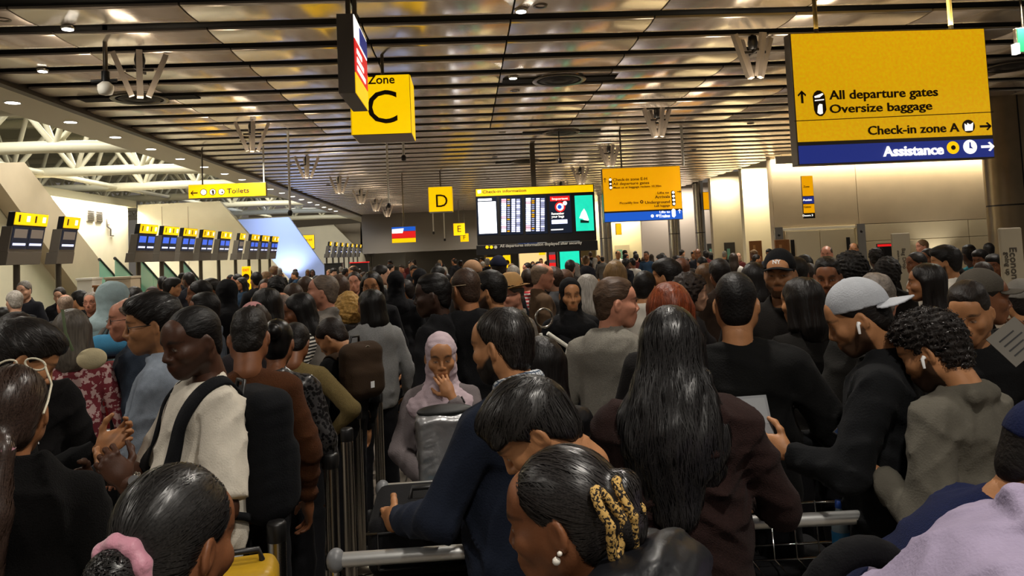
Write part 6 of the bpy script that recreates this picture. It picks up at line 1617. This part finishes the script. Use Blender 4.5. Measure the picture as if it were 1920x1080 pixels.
# ---- luggage trolleys
def trolley(loc, rz, label, w_=.56, basket=True):
    o = empty('luggage_trolley', loc, rz, label, 'trolley')
    MB().tube([(-w_/2, 0, 1.0), (w_/2, 0, 1.0)], .023, 14).build('handle_bar', m_alu, o)
    for x in (-1, 1):
        g = Grid((x*w_/2-.06, -.06, .94), (x*w_/2+.06, .06, 1.06), .006); g.ell((x*w_/2, 0, 1.0), (.03, .034, .038), 0); q = sdf_obj('end_knob', g, mat('knob_grey', '#77787a', .4), o)
        MB().tube([(x*w_/2, 0, 1.0), (x*w_/2, .05, .6), (x*w_/2, .12, .2), (x*w_/2*.9, .85, .17)], .015, 8).build('side_frame', m_chrome, o)
        MB().lathe([(.0, -.02), (.07, -.02), (.07, .02), (0, .02)], c=(x*w_/2, .16, .07), axis='x', n=18).build('wheel', m_black, o)
    MB().lathe([(.0, -.02), (.06, -.02), (.06, .02), (0, .02)], c=(0, .82, .06), axis='x', n=18).build('wheel', m_black, o)
    for k in range(5): MB().tube([(-w_/2+.02+k*(w_-.04)/4, .13, .19), (-w_/2*.9+.02+k*(w_*.9-.04)/4, .84, .18)], .009, 6).build('deck_bar', m_dsteel, o)
    if basket:
        for z, y0, y1 in ((.97, .04, .26), (.90, .045, .25), (.83, .05, .24), (.78, .05, .23)):
            MB().tube([(-w_/2+.01, y0, z), (-w_/2+.02, y1, z), (w_/2-.02, y1, z), (w_/2-.01, y0, z)], .0045, 6).build('basket_wire', m_chrome, o)
        for k in range(7):
            x = -w_/2+.03+k*(w_-.06)/6; MB().tube([(x, .25, .98), (x, .23, .78), (x, .05, .78)], .0035, 5).build('basket_wire', m_chrome, o)
    return o
def suitcase(loc, rz, dims, label, col, m=m_shell, flat=False, tagd=True):
    o = empty('suitcase', loc, rz, label, 'suitcase'); w_, d_, h_ = dims
    g = Grid((-w_/2-.03, -d_/2-.03, -.03), (w_/2+.03, d_/2+.03, h_+.03), .017); rbox(g, (0, 0, h_/2), (w_/2, d_/2, h_/2), .045); sdf_obj('shell', g, m, o, lin(col))
    MB().tube([(-w_/2+.04, -d_/2-.002, .04), (-w_/2+.04, -d_/2-.002, h_-.04), (w_/2-.04, -d_/2-.002, h_-.04), (w_/2-.04, -d_/2-.002, .04), (-w_/2+.04, -d_/2-.002, .04)], .006, 5).build('piping', m_dark, o)
    MB().tube([(-.08, 0, h_), (-.07, 0, h_+.035), (.07, 0, h_+.035), (.08, 0, h_)], .010, 6).build('grip', m_dark, o)
    MB().tube([(-w_/2+.02, -d_/2+.05, h_*.78), (-w_/2+.0, -d_/2, h_*.80), (w_/2, -d_/2, h_*.80)], .004, 5).build('zip', m_dsteel, o)
    if tagd: MB().box((-.01, -d_/2-.012, h_*.45), (.05, -d_/2-.004, h_*.52)).build('name_tag', m_white, o)
    return o
trolley((-.16, 2.55, 0), 0, 'luggage trolley at bottom centre with pale handle bar', .58, False)
suitcase((-.16, 2.93, .20), 0, (.46, .5, .62), 'large black suitcase with white name tag on the front trolley', '#0e0e10', m_cloth)
suitcase((-.16, 2.93, .865), .03, (.44, .46, .20), 'flat black bag lying on top of the large black suitcase', '#121214', m_cloth, tagd=False)
trolley((-.10, 3.28, 0), 0, 'luggage trolley in front of the woman in the lilac headscarf', .56, False)
suitcase((-.10, 3.62, .20), 0, (.46, .42, .68), 'black suitcase under the silver bag', '#101012', m_cloth, tagd=False)
# silver carrier bag with folded teal cloth
o = empty('carrier_bag', (-.12, 3.56, .925), .1, 'crumpled silver carrier bag with black opening on the trolley of the headscarf woman', 'bag')
g = Grid((-.2, -.14, -.01), (.2, .14, .36), .007)
rbox(g, (0, 0, .15), (.125, .075, .155), .02); g.field(lambda f, X, Y, Z: f-.009*np.abs(snoise(X, Y, Z, 70, 8, 4))+.10*(Z-.15)*0-.12*np.clip(Z-.05, 0, 1)*.35)
sdf_obj('bag_body', g, mat('silver_foil', '#9c9c9e', .32, .55, bump=.4, bscale=25), o)
g = Grid((-.2, -.14, .27), (.2, .14, .40), .008); g.ell((0, 0, .325), (.13, .075, .028), 0); sdf_obj('opening', g, m_black, o)
MB().box((-.15, -.12, .0), (.15, -.085, .025)).build('teal_cloth', mat('teal_cloth', '#3b7f96', .8), o, bev=.008)
trolley((1.16, 2.62, 0), -.05, 'wire-basket luggage trolley between the brown hoodie and the grey-cap man', .56, True)
suitcase((1.16, 3.0, .20), 0, (.44, .4, .55), 'black suitcase on the wire-basket trolley', '#0f0f11', m_cloth, tagd=False)
o = empty('water_bottle', (1.30, 2.76, .785), 0, 'plastic water bottle with blue label in the wire basket', 'bottle')
MB().lathe([(0, 0), (.03, 0), (.032, .02), (.032, .15), (.015, .19), (.013, .205)], n=18).build('bottle_body', mat('clear_plastic', '#c8dce6', .1, trans=.6), o); MB().lathe([(.0325, .05), (.0328, .12)], n=18).build('bottle_label', mat('label_blue', '#2a7ab0', .5), o); MB().lathe([(0, .225), (.014, .225), (.015, .2)], n=14).build('cap', mat('cap_blue', '#2050b0', .4), o)
suitcase((-.77, 2.58, 0), .2, (.26, .2, 1.0), 'tall yellow suitcase standing below the black backpack', '#b8901c', m_shell, tagd=False)
trolley((-2.25, 4.75, 0), 0, 'luggage trolley at left behind the black fleece man', .56, False)
suitcase((-2.25, 5.1, .20), 0, (.5, .4, .62), 'dark suitcase at the bottom of the left trolley', '#1a1a1d', m_cloth, tagd=False)
suitcase((-2.22, 5.1, .865), .1, (.44, .36, .50), 'red and black suitcase on top of the left trolley', '#7a1e20', m_cloth, tagd=False)
o = empty('travel_bag', (-2.18, 5.08, 1.41), .2, 'blue travel bag lying on the red suitcase', 'bag'); g = Grid((-.24, -.16, -.01), (.24, .16, .2), .01); g.cap((-.14, 0, .07), (.14, 0, .07), .07, .07, .02); sdf_obj('bag_body', g, m_cloth, o, lin('#4a90b8')); MB().tube([(-.1, 0, .13), (-.08, 0, .2), (.08, 0, .2), (.1, 0, .13)], .008, 6).build('handle', m_dark, o)
# pram with dark hood arches at the bottom right
o = empty('pram', (.84, 1.62, 0), .1, 'dark pram with grey and black hood arches at bottom right', 'pram')
g = Grid((-.3, -.3, .6), (.3, .45, 1.4), .011); g.ell((0, .12, .86), (.19, .30, .16), 0); g.ell((0, .12, 1.0), (.16, .26, .18), .03, 's'); sdf_obj('body', g, m_cloth, o, lin('#141416'))
for k, (a0, r_, c_) in enumerate(((.15, .155, '#0f0f11'), (.75, .165, '#5b5d60'))):
    g = Grid((-.25, -.35, .85), (.25, .45, 1.42), .010); pr = None
    for i in range(17):
        q = PI*i/16; p = np.array((r_*math.cos(q), .05-math.sin(q)*.24*math.sin(a0)+.05, 1.02+math.sin(q)*.25*math.cos(a0)))
        if pr is not None: g.cap(pr, p, .030-.008*k, None, .01)
        pr = p
    sdf_obj('hood_arch', g, m_cloth, o, lin(c_))
for x in (-1, 1):
    MB().tube([(x*.18, -.28, .95), (x*.17, .1, .72), (x*.2, .42, .12)], .014, 8).build('frame_tube', m_dsteel, o); MB().tube([(x*.17, .1, .72), (x*.2, -.22, .12)], .014, 8).build('frame_tube', m_dsteel, o)
    for y in (.42, -.22): MB().lathe([(0, -.02), (.09, -.02), (.1, 0), (.09, .02), (0, .02)], c=(x*.21, y, .10), axis='x', n=20).build('wheel', m_black, o)
# pushchair frame in the middle of the crowd
p = atY(1020, 596, 5.0); o = empty('pushchair', (p.x, 5.0, 0), .3, 'pale folded pushchair frame left of the grey hoodie man', 'pushchair')
for z_, r_ in ((p.z, .06),): hoop((0, 0, z_), r_, .008, 'y').build('wheel_rim', m_steel, o); MB().tube([(-.02, .02, z_-.1), (.05, .04, .8), (.1, .1, .1)], .012, 8).build('frame_tube', m_white, o); MB().tube([(.02, 0, z_-.1), (.16, .0, z_-.2), (.2, .02, z_-.32)], .014, 8).build('push_handle', m_white, o); MB().tube([(.16, 0, z_-.2), (-.1, .1, .1)], .012, 8).build('frame_tube', m_white, o)
for x in (-.1, .1): MB().lathe([(0, -.015), (.1, -.015), (.1, .015), (0, .015)], c=(x, .1, .1), axis='x', n=18).build('wheel', m_black, o)
# cream shoulder bag of the floral-top woman
p = atY(172, 655, 4.35); o = empty('shoulder_bag', p, .3, 'cream shoulder bag beside the red floral top', 'bag')
g = Grid((-.16, -.08, -.16), (.16, .08, .06), .008); g.ell((0, 0, -.05), (.075, .035, .058), 0); sdf_obj('bag_body', g, m_cloth, o, lin('#c9bc98')); MB().tube([(-.09, 0, 0), (-.12, -.02, .1), (-.14, .02, .22)], .008, 6).build('strap', mat('bag_strap', '#5d6b4a', .7), o)
